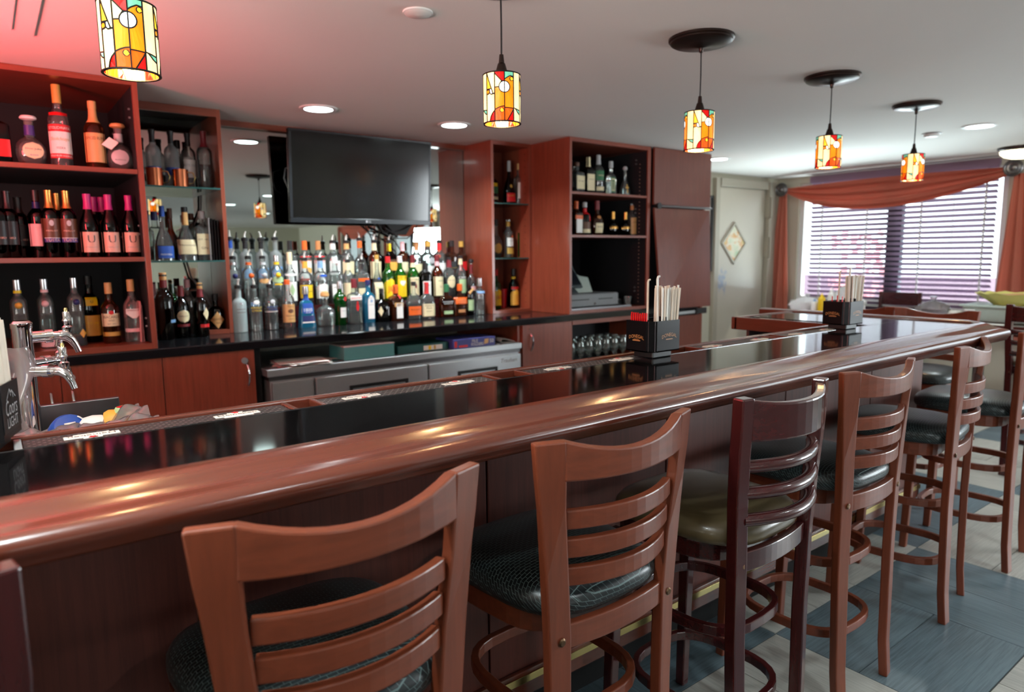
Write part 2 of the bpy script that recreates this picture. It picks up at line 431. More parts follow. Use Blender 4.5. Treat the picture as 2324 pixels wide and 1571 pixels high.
# lettering: all words are turned into meshes once, while the scene is still empty
WORDS = ['STOLICHNAYA', 'PREMIUM VODKA', 'Stolichnaya', 'Don Julio', 'BLANCO', 'SPICED RUM', 'U', 'TUSTA', 'MERLOT', 'BACARDI', 'GOLD', 'SMIRNOFF', 'ABSOLUT', 'CITRON', 'VODKA',
         "Tito's", 'Handmade', '1800', 'SILVER', 'Tanqueray', 'BEEFEATER', 'BOMBAY', 'Sapphire', "Maker's", 'Mark', 'WHISKY', 'WOODFORD', 'RESERVE', 'J&B', 'CUTTY SARK', 'JAMESON', 'CAMPARI',
         'Jose Cuervo', "Seagram's", 'Hennessy', 'GIN', "HENDRICK'S", 'JIM BEAM', 'COINTREAU', 'DONEGAL', 'Coors', 'LIGHT', 'LG', 'FILE', 'FOLDERS', '50', 'Heineken', 'Traulsen',
         'BULLEIT', 'REMY MARTIN', 'FRANGELICO', 'KETEL ONE', 'CIROC', 'JACK', 'DICKEL', 'GREY GOOSE', 'MARTELL', 'EST. 1853']
TXT = {}
def make_words():
    obs = []
    for w in WORDS:
        c = bpy.data.curves.new('w', 'FONT'); c.body = w; c.size = 1.0; c.align_x = 'CENTER'; c.align_y = 'CENTER'; c.resolution_u = 2
        o = bpy.data.objects.new('w', c); COL.objects.link(o); obs.append((w, o, c))
    dg = bpy.context.evaluated_depsgraph_get()
    for w, o, c in obs:
        me = bpy.data.meshes.new_from_object(o.evaluated_get(dg))
        v = [(p.co.x, p.co.y) for p in me.vertices]; f = [tuple(q.vertices) for q in me.polygons]
        xs = [p[0] for p in v]; ys = [p[1] for p in v]
        cx, cy2 = (min(xs)+max(xs))/2, (min(ys)+max(ys))/2; h = max(ys)-min(ys)
        TXT[w] = ([((p[0]-cx)/h, (p[1]-cy2)/h) for p in v], f, (max(xs)-min(xs))/h)
        bpy.data.meshes.remove(me); COL.objects.unlink(o); bpy.data.objects.remove(o); bpy.data.curves.remove(c)
make_words()
def text(mb, word, fn, h, width=None, slant=0.0):
    """lay a word out through fn(u, v) -> point; h is its height, width squeezes it to that length"""
    v, f, asp = TXT[word]; sx = h
    if width: sx = width/asp
    return mb.add([fn(p[0]*sx+slant*p[1]*h, p[1]*h) for p in v], f)

# ---------------------------------------------------------------- the room
CEIL = 2.245; YB = 4.6; XR = 7.5; XL = -1.6; YF = -11.0
struct('ceiling', MB().box(XL, XR+0.2, YF, YB+0.1, CEIL, CEIL+0.1), 'ceiling_paint')
fl = struct('floor', MB().box(XL, XR+0.2, YF, YB+0.1, -0.1, -0.004), 'grout')
# basket-weave floor: 60 cm squares of two planks each, the grain turning from square to square
tm = {}
def tile_mesh(kind, ax):
    if (kind, ax) not in tm:
        a, b2 = (0.2985, 0.1505) if ax == 'x' else (0.1485, 0.3015)
        mb = MB().box(-a, a, -b2, b2, -0.004, 0.0)
        me = mb.mesh('tile'); me.materials.append(M[kind])
        if ax == 'y':   # same grain material, turned
            for v in me.vertices: v.co.x, v.co.y = v.co.y, v.co.x
            me.flip_normals()
        tm[(kind, ax)] = me
    return tm[(kind, ax)]
for i in range(-1, 9):
    for j in range(-3, 3):
        x0 = 2.2+0.6*i-0.6; y0 = 1.29+0.61*j
        if x0 > 7.3 or y0+0.61 > 2.6: continue
        dark = (math.floor((x0+0.3-2.2)/1.2) + j) % 2 == 1
        ax = 'x' if (i+j) % 2 == 0 else 'y'
        for k in (0, 1):
            o = bpy.data.objects.new('tile', tile_mesh('tile_dark' if dark else 'tile_light', ax)); COL.objects.link(o); o.parent = fl
            if ax == 'x': o.location = (x0+0.3, y0+0.1525+0.305*k, 0)
            else: o.location = (x0+0.15+0.3*k, y0+0.305, 0); o.rotation_euler = (0, 0, PI/2)
# walls
struct('wall_back', MB().box(XL, XR+0.2, YB, YB+0.1, 0, CEIL), 'wall_paint')
struct('wall_left', MB().box(XL-0.1, XL, YF, YB+0.1, 0, CEIL), 'wall_paint')
WZ0, WZ1 = 0.84, 2.17
wins = [(-7.8, -5.9), (-5.2, -3.3), (-2.6, -0.7), (-0.35, 1.55), (2.30, 4.34)][::-1]
mb = MB(); ys = sorted([a for w in wins for a in w]); edges = [YF]+ys+[YB+0.1]
for k in range(0, len(edges), 2): mb.box(XR, XR+0.14, edges[k], edges[k+1], 0, CEIL)
for a, b2 in wins: mb.box(XR, XR+0.14, a, b2, 0, WZ0).box(XR, XR+0.14, a, b2, WZ1, CEIL)
struct('wall_right', mb, 'wall_paint')
mb = MB(); fw = [(-1.2, 1.1)]; edges = [XL]+[a for w in fw for a in w]+[XR+0.2]
for k in range(0, len(edges), 2): mb.box(edges[k], edges[k+1], YF-0.1, YF, 0, CEIL)
for a, b2 in fw: mb.box(a, b2, YF-0.1, YF, 0, 0.75).box(a, b2, YF-0.1, YF, 2.1, CEIL)
struct('wall_front', mb, 'wall_paint')
for k, (a, b2) in enumerate(wins):
    mid = 3.29 if k == 0 else (a+b2)/2
    w = struct('window_%d' % (k+1), MB().box(XR+0.05, XR+0.055, a, b2, WZ0, WZ1), 'g_pane')
    fr = MB().box(XR+0.03, XR+0.09, a, a+0.05, WZ0, WZ1).box(XR+0.03, XR+0.09, b2-0.05, b2, WZ0, WZ1)
    fr.box(XR+0.03, XR+0.09, a+0.05, b2-0.05, WZ0, WZ0+0.05).box(XR+0.03, XR+0.09, a+0.05, b2-0.05, WZ1-0.05, WZ1)
    struct('window_frame', fr, 'white_paint', w)
    struct('mullion', MB().box(XR+0.02, XR+0.1, mid-0.07, mid+0.07, WZ0+0.05, WZ1-0.05), 'cloth_dark', w)
    struct('sill', MB().box(XR-0.06, XR+0.03, a-0.03, b2+0.03, WZ0-0.03, WZ0), 'white_paint', w, bev=0.006)
for k, (a, b2) in enumerate(fw):
    w = struct('window_%d' % (k+6), MB().box(a, b2, YF-0.06, YF-0.055, 0.75, 2.1), 'g_pane')
    struct('window_frame', MB().box(a, a+0.06, YF-0.08, YF-0.02, 0.75, 2.1).box(b2-0.06, b2, YF-0.08, YF-0.02, 0.75, 2.1).box(a+.06, b2-.06, YF-0.08, YF-0.02, 0.75, 0.81).box(a+.06, b2-.06, YF-0.08, YF-0.02, 2.04, 2.1), 'white_paint', w)
struct('trim_1', MB().box(1.15, 3.05, YB-0.05, YB-0.012, CEIL-0.035, CEIL), 'cabinet_wood_x')
# what lies outside the windows
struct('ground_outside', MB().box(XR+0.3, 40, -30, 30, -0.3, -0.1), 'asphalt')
o = struct('low_wall_outside', MB().box(12, 12.2, -6, 14, -0.1, 0.98), 'low_wall')
def bush(x, y, h, w, label):
    mb = MB(); rnd = random.Random(int(y*10))
    for k in range(120):
        a = rnd.uniform(0, 2*PI); r = w*math.sqrt(rnd.random()); z = h*(0.35+0.65*rnd.random())
        c = Vector((x+r*math.cos(a), y+r*math.sin(a), z-0.1)); n = Vector((rnd.gauss(0, 1), rnd.gauss(0, 1), rnd.gauss(0, 1))).normalized()
        u = n.orthogonal()*0.05; v = n.cross(u)
        mb.add([c-u, c+v, c+u, c-v], [(0, 1, 2, 3)])
    t = thing('garden_shrub', label, 'shrub')
    l = obj('leaves', mb, 'foliage_red', t); l['kind'] = 'stuff'
    obj('stem', MB().tube([(x, y, -0.1), (x+0.02, y, h*0.6)], 0.03, 6), 'c_brown', t)
bush(10.2, 4.9, 1.75, 0.42, 'red leaved shrub outside the window right of the mullion')
bush(10.6, 7.0, 1.6, 0.4, 'red leaved shrub outside the window left of the mullion')
# door in the back wall, with a diamond window
d = struct('door_1', MB().box(6.315, 7.19, YB-0.02, YB-0.002, 0.0, 2.1), 'door_paint', bev=0.003)
mb = MB().box(6.235, 6.31, YB-0.05, YB-0.001, 0, 2.19).box(7.2, 7.33, YB-0.075, YB-0.001, 0, 2.19).box(6.31, 7.2, YB-0.06, YB-0.001, 2.105, 2.19)
struct('door_frame', mb, 'frame_paint', d, bev=0.004)
cx, cz, hw, hh = 6.61, 1.50, 0.235, 0.235
mb = MB()
def dia(s): return [(cx-hw*s, YB-0.036, cz), (cx, YB-0.036, cz-hh*s), (cx+hw*s, YB-0.036, cz), (cx, YB-0.036, cz+hh*s)]
A, B = dia(1.0), dia(0.84)
for k in range(4):
    q = (k+1) % 4; mb.prism([A[k], A[q], B[q], B[k]], (0, 0.016, 0))
struct('diamond_frame', mb, 'frame_paint', d, bev=0.003)
struct('diamond_pane', MB().prism([(x, YB-0.026, z) for x, y, z in B], (0, 0.004, 0)), 'diamond_pane', d)
for z in (1.9, 1.45, 0.5):
    struct('hinge', MB().box(7.182, 7.218, YB-0.085, YB-0.021, z-0.11, z+0.11).tube([(7.2, YB-0.095, z-0.125), (7.2, YB-0.095, z+0.125)], 0.010, 8), 'frame_paint', d, bev=0.003)
struct('baseboard_back', MB().box(5.1, 6.23, YB-0.015, YB, 0, 0.1), 'frame_paint')
# framed notice beside the door
t = thing('picture_frame', 'black framed notice hanging on the wall left of the grey door', 'picture frame')
obj('frame', MB().box(5.86, 5.885, 4.565, 4.599, 1.2, 2.0).box(6.19, 6.215, 4.565, 4.599, 1.2, 2.0).box(5.885, 6.19, 4.565, 4.599, 1.2, 1.225).box(5.885, 6.19, 4.565, 4.599, 1.975, 2.0), 'black', t, bev=0.003)
mb = MB()
for k in range(22):
    if k % 6 != 5: mb.box(5.93, 6.145-0.04*(k % 3), 4.5865, 4.587, 1.28+k*0.03, 1.287+k*0.03)
n = obj('notice', MB().box(5.885, 6.19, 4.588, 4.597, 1.225, 1.975), 'paper_white', t)
obj('printed_lines', mb, 'c_grey', n)

# ---------------------------------------------------------------- ceiling fittings
def downlight(x, y, label, power, grp='recessed ceiling lights', r=0.085):
    t = thing('recessed_light', label, 'ceiling light', (x, y, CEIL), 0, grp)
    obj('trim_ring', MB().lathe([(r+0.022, -0.001), (r+0.022, -0.006), (r+0.012, -0.011), (r-0.004, -0.008), (r-0.004, -0.001)], 32, cap0=False, cap1=False), 'white_paint', t, True)
    obj('lens', MB().lathe([(r-0.004, -0.001), (r-0.006, -0.007), (0.03, -0.008)], 32), 'led', t, True)
    l = bpy.data.lights.new('lamp', 'AREA'); l.shape = 'DISK'; l.size = 0.13; l.energy = power; l.color = (0.86, 0.98, 1.0); l.spread = math.radians(140)
    o = bpy.data.objects.new('lamp', l); COL.objects.link(o); o.parent = t; o.location = (0, 0, -0.014)
for x, y, p, lb in [(1.60, 3.90, 19, 'round recessed light in the ceiling above the television, nearer of the two'), (2.51, 3.88, 19, 'round recessed light above the right end of the television'),
                  (5.37, 3.91, 10, 'recessed light just right of the tall cherry doors'), (5.50, 1.886, 8, 'recessed light between the last pendant and the window')]:
    downlight(x, y, lb, p)
far = [(1.2, -0.5), (3.2, -0.5), (5.5, -0.2), (1.2, -2.4), (3.2, -2.4), (5.5, -2.4), (2.2, -4.4), (4.4, -4.4), (0.0, 1.0), (1.6, -6.4), (3.6, -6.4), (5.6, -6.4), (2.6, -8.6), (4.6, -8.6), (6.4, -8.6)]
for k, (x, y) in enumerate(far):
    downlight(x, y, 'recessed dining room light seen only in the mirror behind the bottles', 11 if y > -1 else 14, 'mirrored dining room lights')
t = thing('dome_light', 'round flush dome light on the ceiling beside the swagged window', 'ceiling light', (6.95, 2.06, CEIL))
obj('mount_ring', MB().lathe([(0.17, 0), (0.17, -0.02), (0.155, -0.03), (0.15, -0.02)], 32, cap1=False), 'bronze', t, True)
obj('dome', MB().lathe([(0.155, -0.025), (0.15, -0.05), (0.12, -0.075), (0.07, -0.09), (0.0, -0.095)], 32, cap1=False), 'dome_glass', t, True)
t = thing('ceiling_speaker', 'small round white cover plate on the ceiling left of the second pendant', 'ceiling speaker', (1.28, 2.197, CEIL))
obj('cover', MB().lathe([(0.052, 0), (0.052, -0.004), (0.044, -0.010), (0.0, -0.012)], 32), 'ceiling_paint', t, True)
obj('rim', MB().tube([(0.05*math.cos(a), 0.05*math.sin(a), -0.004) for a in [2*PI*k/32 for k in range(32)]], 0.003, 6, True), 'white_paint', t, True)
t = thing('smoke_detector', 'small round detector on the ceiling right of the fifth pendant', 'smoke detector', (5.56, 2.21, CEIL))
obj('body', MB().lathe([(0.055, 0), (0.055, -0.012), (0.042, -0.026), (0.0, -0.028)], 24), 'white_plastic', t, True)
obj('base_ring', MB().lathe([(0.064, 0), (0.064, -0.006), (0.055, -0.008)], 24, cap1=False), 'c_grey', t, True)
t = thing('ceiling_vent', 'square white access panel in the ceiling above the wine shelves', 'vent', (-0.1, 3.0, CEIL))
obj('frame', MB().box(-0.36, 0.325, -0.45, 0.266, -0.008, 0), 'ceiling_paint', t, bev=0.003)
obj('cover', MB().box(-0.29, 0.255, -0.38, 0.196, -0.014, -0.008), 'ceiling_paint', t, bev=0.003)

# ---------------------------------------------------------------- bar counter
BX0, BX1 = -0.62, 3.53
bar = thing('bar_counter', 'long dark wood bar with a polished black top and rounded arm rail', 'bar counter')
ZT = 1.07
obj('bar_top', MB().box(BX0, 3.53, 1.155, 1.445, ZT-0.035, ZT).box(3.12, 3.53, 1.445, 2.05, ZT-0.035, ZT), 'black_top', bar, bev=0.002)
# arm rail: rolled crown, hollow, nose; swept along the front, across the clipped corner and along the return
prof = [(0.0, -0.045), (0.0, 0.003), (0.06, 0.007), (0.16, 0.010), (0.30, 0.010), (0.44, 0.006), (0.54, 0.0), (0.62, -0.004), (0.70, -0.005), (0.80, -0.004), (0.90, -0.005),
        (0.96, -0.009), (0.99, -0.015), (1.0, -0.022), (0.985, -0.030), (0.95, -0.036), (0.92, -0.044), (0.90, -0.050), (0.86, -0.053), (0.5, -0.053), (0.2, -0.053)]
stations = [((BX0, 1.155), (BX0, 0.992)), ((3.50, 1.155), (3.41, 0.992)), ((3.53, 1.19), (3.68, 1.25)), ((3.53, 2.26), (3.68, 2.26))]
R = [[(i[0]+(q[0]-i[0])*t2, i[1]+(q[1]-i[1])*t2, ZT+z) for t2, z in prof] for i, q in stations]
obj('arm_rail', MB().rings(R), 'rail_wood', bar, 50)
# front panels with open joints, trim and brass strip at the foot
PY = 1.42
xs = [BX0, -0.455, 0.282, 0.998, 1.718, 2.42, 3.12, 3.66]
for k in range(len(xs)-1):
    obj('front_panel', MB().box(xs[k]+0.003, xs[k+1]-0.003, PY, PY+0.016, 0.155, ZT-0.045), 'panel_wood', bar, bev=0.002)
obj('carcass', MB().box(BX0, 3.12, PY+0.017, 1.55, 0.13, ZT-0.05).box(3.12, 3.64, PY+0.017, 2.05, 0.13, ZT-0.05), 'void_black', bar)
for y0, y1 in ((1.44, 2.06),):
    obj('return_panel', MB().box(3.645, 3.66, y0, y1, 0.155, ZT-0.045), 'panel_wood', bar, bev=0.002)
obj('return_end_panel', MB().box(3.12, 3.66, 2.051, 2.068, 0.0, ZT-0.05), 'panel_wood', bar, bev=0.002)
obj('base_trim', MB().box(BX0, 3.675, PY-0.016, PY-0.0005, 0.155, 0.235), 'rail_wood', bar, bev=0.004)
obj('brass_strip', MB().box(BX0, 3.678, PY-0.02, PY-0.0165, 0.200, 0.222), 'brass', bar, bev=0.001)
obj('toe_kick', MB().box(BX0, 3.60, 1.5, 1.515, 0.0, 0.13), 'void_black', bar)
# drink gutter along the inner edge
obj('gutter', MB().box(BX0, 3.12, 1.446, 1.533, ZT-0.05, ZT-0.016), 'rail_wood', bar)
obj('inner_edge', MB().box(BX0, 3.03, 1.533, 1.553, ZT-0.06, ZT+0.004), 'rail_wood', bar, bev=0.004)
obj('gutter_lip', MB().box(BX0, 3.12, 1.4455, 1.4475, ZT-0.016, ZT+0.0008), 'chrome', bar)
for x in (0.018, 0.512, 0.578, 1.07, 1.182, 1.697, 1.948, 2.418, 2.48, 2.96):
    obj('gutter_divider', MB().box(x-0.006, x+0.006, 1.4476, 1.5325, ZT-0.016, ZT+0.001), 'c_grey' if x < 0.1 else 'rail_wood', bar, bev=0.002)
obj('return_gutter', MB().box(3.034, 3.119, 1.535, 2.05, ZT-0.05, ZT-0.014), 'black', bar)
obj('return_inner_edge', MB().box(3.01, 3.033, 1.50, 2.068, ZT-0.06, ZT+0.004), 'rail_wood_y', bar, bev=0.004)
obj('return_end_edge', MB().box(3.01, 3.53, 2.051, 2.085, ZT-0.06, ZT+0.004), 'rail_wood', bar, bev=0.004)
# rubber mats with a brewer's plate, upright and upside down in turn
def mat_(x0, x1, plates, label, along=True):
    t = thing('bar_mat', label, 'bar mat', ((x0+x1)/2, 1.49, ZT-0.0158), 0, 'rubber mats in the bar gutter')
    L = (x1-x0)/2; hw2 = 0.04
    obj('mat_base', MB().box(-L, L, -hw2, hw2, 0, 0.010), 'rubber', t)
    mb = MB(); n = 12; rows = 7; st = 2*hw2/rows
    for r in range(rows+1):
        y = -hw2+0.002+r*(2*hw2-0.004)/rows; mb.box(-L, L, y-0.0028, y+0.0028, 0.010, 0.0125)
    c = int(2*L/0.016)
    for r in range(rows):
        for k in range(c):
            x = -L+0.008+(k+0.5*(r % 2))*0.016; y = -hw2+0.002+(r+0.5)*(2*hw2-0.004)/rows
            if x < L: mb.box(x-0.0022, x+0.0022, y-0.0055, y+0.0055, 0.010, 0.0124)
    g = obj('grip_grid', mb, 'rubber_floor', t); g['kind'] = 'stuff'
    for xc, fl2 in plates:
        X = xc-(x0+x1)/2; s = -1 if fl2 else 1
        p = obj('name_plate', MB().bar([(X-0.046, 0, 0.0125, 0.0145), (X+0.046, 0, 0.0125, 0.0145)], -0.011, 0.011).box(X-0.016, X+0.016, s*0.013-0.006, s*0.013+0.009, 0.0125, 0.0142)
                .box(X-0.030, X+0.030, -s*0.014-0.005, -s*0.014+0.005, 0.0125, 0.0142), 'paper_white', t, bev=0.002)
        obj('lettering', text(MB(), 'Heineken', lambda u, v: (X+s*u, s*v, 0.0149), 0.013, 0.078), 'c_black', p)
        st5 = [(X+0.008*math.sin(s*0+2*PI*k/10)*(1 if k % 2 == 0 else 0.42), s*0.0165+s*0.008*math.cos(2*PI*k/10)*(1 if k % 2 == 0 else 0.42), 0.0143) for k in range(10)]
        obj('star', MB().prism(st5, (0, 0, 0.0012)), 'c_red', p)
mat_(0.026, 0.505, [(0.133, 1), (0.399, 0)], 'black rubber mat in the gutter beside the ice bin, at the chrome tap')
mat_(0.586, 1.062, [(0.685, 1), (0.96, 0)], 'black rubber mat in the gutter in front of the bar fridge')
mat_(1.19, 1.689, [(1.308, 1), (1.575, 0)], 'black rubber mat in the gutter left of the nearer straw caddy')
mat_(1.958, 2.409, [(2.042, 1), (2.337, 0)], 'black rubber mat in the gutter right of the nearer straw caddy')
mat_(2.49, 2.95, [(2.6, 1), (2.84, 0)], 'black rubber mat in the gutter ending at the farther straw caddy')
t = thing('return_mat', 'long thin black mat in the gutter of the bar return', 'bar mat', (3.076, 1.8, ZT-0.0138))
obj('mat_base', MB().box(-0.038, 0.038, -0.24, 0.24, 0, 0.006), 'rubber', t)
mb = MB()
for k in range(24): mb.box(-0.036, 0.036, -0.235+k*0.02, -0.225+k*0.02, 0.006, 0.010)
obj('ribs', mb, 'rubber', t)
obj('name_plate', MB().box(-0.016, 0.016, 0.03, 0.17, 0.010, 0.0125).box(-0.02, 0.02, 0.06, 0.14, 0.010, 0.012), 'paper_white', t)
# small sink box under the return
t = thing('hand_sink', 'white cup rack on a dark shelf under the bar return', 'rack', (2.93, 1.86, 0.80))
obj('shelf', MB().box(-0.1, 0.18, -0.22, 0.18, 0, 0.02).box(-0.1, -0.08, -0.22, 0.18, -0.8, 0).box(0.12, 0.14, -0.22, 0.18, -0.8, 0), 'cabinet_wood', t)
obj('rack', MB().tube([(-0.05, -0.16, 0.022), (-0.05, -0.16, 0.09), (-0.05, 0.1, 0.09), (-0.05, 0.1, 0.022)], 0.006, 6), 'white_plastic', t)

# ---------------------------------------------------------------- back bar: worktop, mirror, cabinets
FY = 3.78; ZC = 0.95
wt = thing('back_counter', 'long black stone worktop along the back bar under the bottles', 'countertop')
obj('slab', MB().box(XL+0.005, 4.335, FY, YB-0.012, ZC-0.045, ZC), 'black_stone', wt, bev=0.005)
obj('front_edge', MB().box(XL+0.005, 4.335, FY-0.004, FY+0.0, ZC-0.047, ZC-0.004), 'black_stone', wt, bev=0.002)
t = thing('wall_mirror', 'wide mirror covering the wall behind the bottles and television', 'mirror')
obj('mirror_glass', MB().box(0.652, 3.06, YB-0.010, YB-0.001, ZC+0.001, CEIL-0.002), 'mirror_silver', t)
obj('mirror_trim', MB().box(0.652, 3.06, YB-0.014, YB-0.011, ZC+0.001, ZC+0.012), 'steel', t)
# left display cabinet, open shelves of wine and spirits
CA0 = -1.25
ca = thing('display_cabinet', 'tall red cherry cabinet with open shelves of wine bottles', 'cabinet')
obj('side_panel', MB().box(0.628, 0.652, FY, YB-0.013, ZC+0.001, CEIL-0.002), 'cabinet_wood', ca, bev=0.001)
obj('side_panel', MB().box(CA0, CA0+0.024, FY, YB-0.013, ZC+0.001, CEIL-0.002), 'cabinet_wood', ca)
obj('top_panel', MB().box(CA0+0.024, 0.628, FY, YB-0.013, CEIL-0.028, CEIL-0.002), 'cabinet_wood_x', ca)
obj('bottom_panel', MB().box(CA0+0.024, 0.628, FY, YB-0.013, ZC+0.001, ZC+0.03), 'cabinet_wood_x', ca)
obj('back_panel', MB().box(CA0+0.024, 0.628, YB-0.03, YB-0.013, ZC+0.03, CEIL-0.028), 'cab_black', ca)
obj('liner', MB().box(0.6255, 0.628, FY+0.02, YB-0.031, ZC+0.031, CEIL-0.03), 'cab_black', ca)
ZS1, ZS2, ZS3 = 1.826, 1.407, ZC+0.03
for z in (ZS1, ZS2):
    s2 = obj('shelf', MB().box(CA0+0.024, 0.6255, FY+0.002, YB-0.031, z-0.022, z), 'cabinet_wood_x', ca, bev=0.001)
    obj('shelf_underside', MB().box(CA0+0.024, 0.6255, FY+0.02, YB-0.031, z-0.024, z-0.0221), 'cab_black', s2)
for y in (3.86, 4.4):
    for z in (2.12, 2.08, 1.56, 1.52, 1.06, 1.10):
        obj('shelf_pin', MB().tube([(0.6256, y, z), (0.617, y, z)], 0.005, 8), 'steel', ca, True)
# corner niche with glass shelves
cb = thing('glass_shelf_niche', 'narrow cherry framed niche with glass shelves left of the television', 'cabinet')
BY = 4.25
obj('side_panel', MB().box(1.128, 1.15, BY, YB-0.013, ZC+0.001, CEIL-0.002), 'cabinet_wood', cb, bev=0.001)
obj('top_rail', MB().box(0.654, 1.128, BY, BY+0.02, CEIL-0.045, CEIL-0.002), 'cabinet_wood_x', cb)
obj('top_panel', MB().box(0.654, 1.128, BY+0.02, YB-0.013, CEIL-0.02, CEIL-0.002), 'cab_black', cb)
obj('base_block', MB().box(1.0, 1.127, BY, BY+0.05, ZC+0.001, ZC+0.025), 'cabinet_wood_x', cb)
ZB1, ZB2 = 1.80, 1.385
for z in (ZB1, ZB2):
    obj('glass_shelf', MB().box(0.653, 1.127, BY+0.004, YB-0.013, z-0.009, z), 'g_shelf', cb)
    obj('shelf_edge', MB().box(0.653, 1.127, BY+0.001, BY+0.004, z-0.009, z), 'binder_green', cb)
obj('cable', MB().tube([(1.09, 4.56, 1.78), (1.085, 4.56, 1.70), (1.05, 4.56, 1.62), (1.0, 4.55, 1.56), (0.98, 4.55, 1.40)], 0.006, 6), 'c_grey', cb, True)
obj('cable', MB().tube([(0.98, 4.55, 1.375), (1.0, 4.55, 1.28), (1.06, 4.55, 1.2), (1.10, 4.55, 1.1)], 0.006, 6), 'c_grey', cb, True)
# right niche
cc = thing('spirit_niche', 'narrow cherry cabinet with glass shelves right of the television', 'cabinet')
CY = 4.22
obj('side_panel', MB().box(3.046, 3.07, CY, YB-0.013, ZC+0.001, CEIL-0.002), 'cabinet_wood', cc, bev=0.001)
obj('side_panel', MB().box(3.41, 3.434, CY, YB-0.013, ZC+0.001, CEIL-0.002), 'cabinet_wood', cc, bev=0.001)
obj('top_panel', MB().box(3.07, 3.41, CY, YB-0.013, CEIL-0.03, CEIL-0.002), 'cabinet_wood_x', cc)
obj('bottom_panel', MB().box(3.07, 3.41, CY, YB-0.013, ZC+0.001, ZC+0.024), 'cabinet_wood_x', cc)
obj('back_panel', MB().box(3.07, 3.41, YB-0.03, YB-0.013, ZC+0.024, CEIL-0.03), 'cabinet_wood', cc)
ZC1, ZC2, ZC3 = 1.79, 1.375, ZC+0.024
for z in (ZC1, ZC2):
    obj('glass_shelf', MB().box(3.071, 3.409, CY+0.01, YB-0.031, z-0.008, z), 'g_shelf', cc)
    obj('shelf_edge', MB().box(3.071, 3.409, CY+0.007, CY+0.01, z-0.008, z), 'binder_green', cc)
mb = MB()
for k in range(24): mb.box(3.4085, 3.41, CY+0.05, CY+0.056, 1.02+k*0.05, 1.026+k*0.05)
h = obj('pin_holes', mb, 'void_black', cc); h['kind'] = 'stuff'
# tall register cabinet
cd = thing('register_cabinet', 'tall cherry cabinet with black open shelves above a cash register', 'cabinet')
obj('side_panel', MB().box(3.435, 3.457, FY, YB-0.013, ZC+0.001, CEIL-0.002), 'cabinet_wood', cd, bev=0.001)
obj('side_panel', MB().box(4.278, 4.312, FY, YB-0.013, ZC+0.001, CEIL-0.002), 'cabinet_wood', cd, bev=0.001)
obj('top_panel', MB().box(3.457, 4.278, FY, YB-0.013, CEIL-0.032, CEIL-0.002), 'cabinet_wood_x', cd)
obj('bottom_panel', MB().box(3.457, 4.278, FY, YB-0.013, ZC+0.001, ZC+0.024), 'cabinet_wood_x', cd)
obj('back_panel', MB().box(3.457, 4.278, YB-0.03, YB-0.013, ZC+0.024, CEIL-0.032), 'cab_black', cd)
obj('liner', MB().box(4.2755, 4.278, FY+0.012, YB-0.031, ZC+0.025, CEIL-0.033), 'cab_black', cd); obj('liner', MB().box(3.457, 3.4595, FY+0.012, YB-0.031, ZC+0.025, CEIL-0.033), 'cab_black', cd)
ZD1, ZD2, ZD3 = 1.857, 1.541, ZC+0.024
for z in (ZD1, ZD2):
    s2 = obj('shelf', MB().box(3.46, 4.275, FY+0.003, YB-0.031, z-0.018, z), 'cabinet_wood_x', cd, bev=0.001)
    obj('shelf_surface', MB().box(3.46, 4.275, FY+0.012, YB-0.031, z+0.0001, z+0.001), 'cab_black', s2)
mb = MB()
for k in range(38): mb.box(4.2745, 4.2755, 3.86, 3.866, 1.0+k*0.03, 1.006+k*0.03)
h = obj('pin_holes', mb, 'c_pinkcream', cd); h['kind'] = 'stuff'
for z in (2.15, 2.12, 1.76, 1.73, 1.62, 1.59, 1.12, 1.09):
    obj('shelf_pin', MB().tube([(4.2755, 3.90, z), (4.266, 3.90, z)], 0.006, 8), 'steel', cd, True)
# tall door cabinet with the lower door hanging askew
ce = thing('tall_door_cabinet', 'tall cherry cabinet whose lower flap door hangs askew', 'cabinet')
obj('side_panel', MB().box(4.314, 4.34, FY+0.03, YB-0.013, 0.0, CEIL-0.002), 'cabinet_wood', ce)
obj('side_panel', MB().box(5.035, 5.06, FY+0.03, YB-0.013, 0.0, CEIL-0.002), 'cabinet_wood', ce)
obj('back_panel', MB().box(4.34, 5.035, FY+0.06, FY+0.07, 0.0, CEIL-0.002), 'cab_black', ce)
obj('upper_door', MB().box(4.335, 5.068, FY-0.02, FY, 1.79, CEIL-0.004), 'door_brown', ce, bev=0.002)
Lw = MB().hexa([(4.355, FY-0.10, 0.945), (5.085, FY-0.04, 0.930), (5.085, FY-0.02, 0.930), (4.355, FY-0.08, 0.945), (4.335, FY-0.025, 1.765), (5.066, FY-0.02, 1.765), (5.066, FY, 1.765), (4.335, FY-0.005, 1.765)])
obj('lower_door', Lw, 'door_brown', ce, bev=0.002)
obj('lower_panel', MB().box(4.36, 5.0, FY+0.0, FY+0.02, 0.0, 0.86), 'door_brown', ce, bev=0.002)
obj('rod', MB().tube([(4.34, FY-0.04, 1.778), (5.06, FY-0.04, 1.778)], 0.009, 10), 'steel_dark', ce, True)
obj('knob', MB().tube([(4.352, FY-0.02, 1.778), (4.352, FY-0.066, 1.778)], [0.014, 0.026], 14), 'black', ce, True)
obj('latch_bar', MB().box(4.4, 5.03, FY-0.02, FY+0.0, 0.875, 0.9), 'steel', ce, bev=0.002)
obj('latch', MB().box(4.9, 5.04, FY-0.035, FY-0.02, 0.87, 0.92), 'black', ce, bev=0.003)
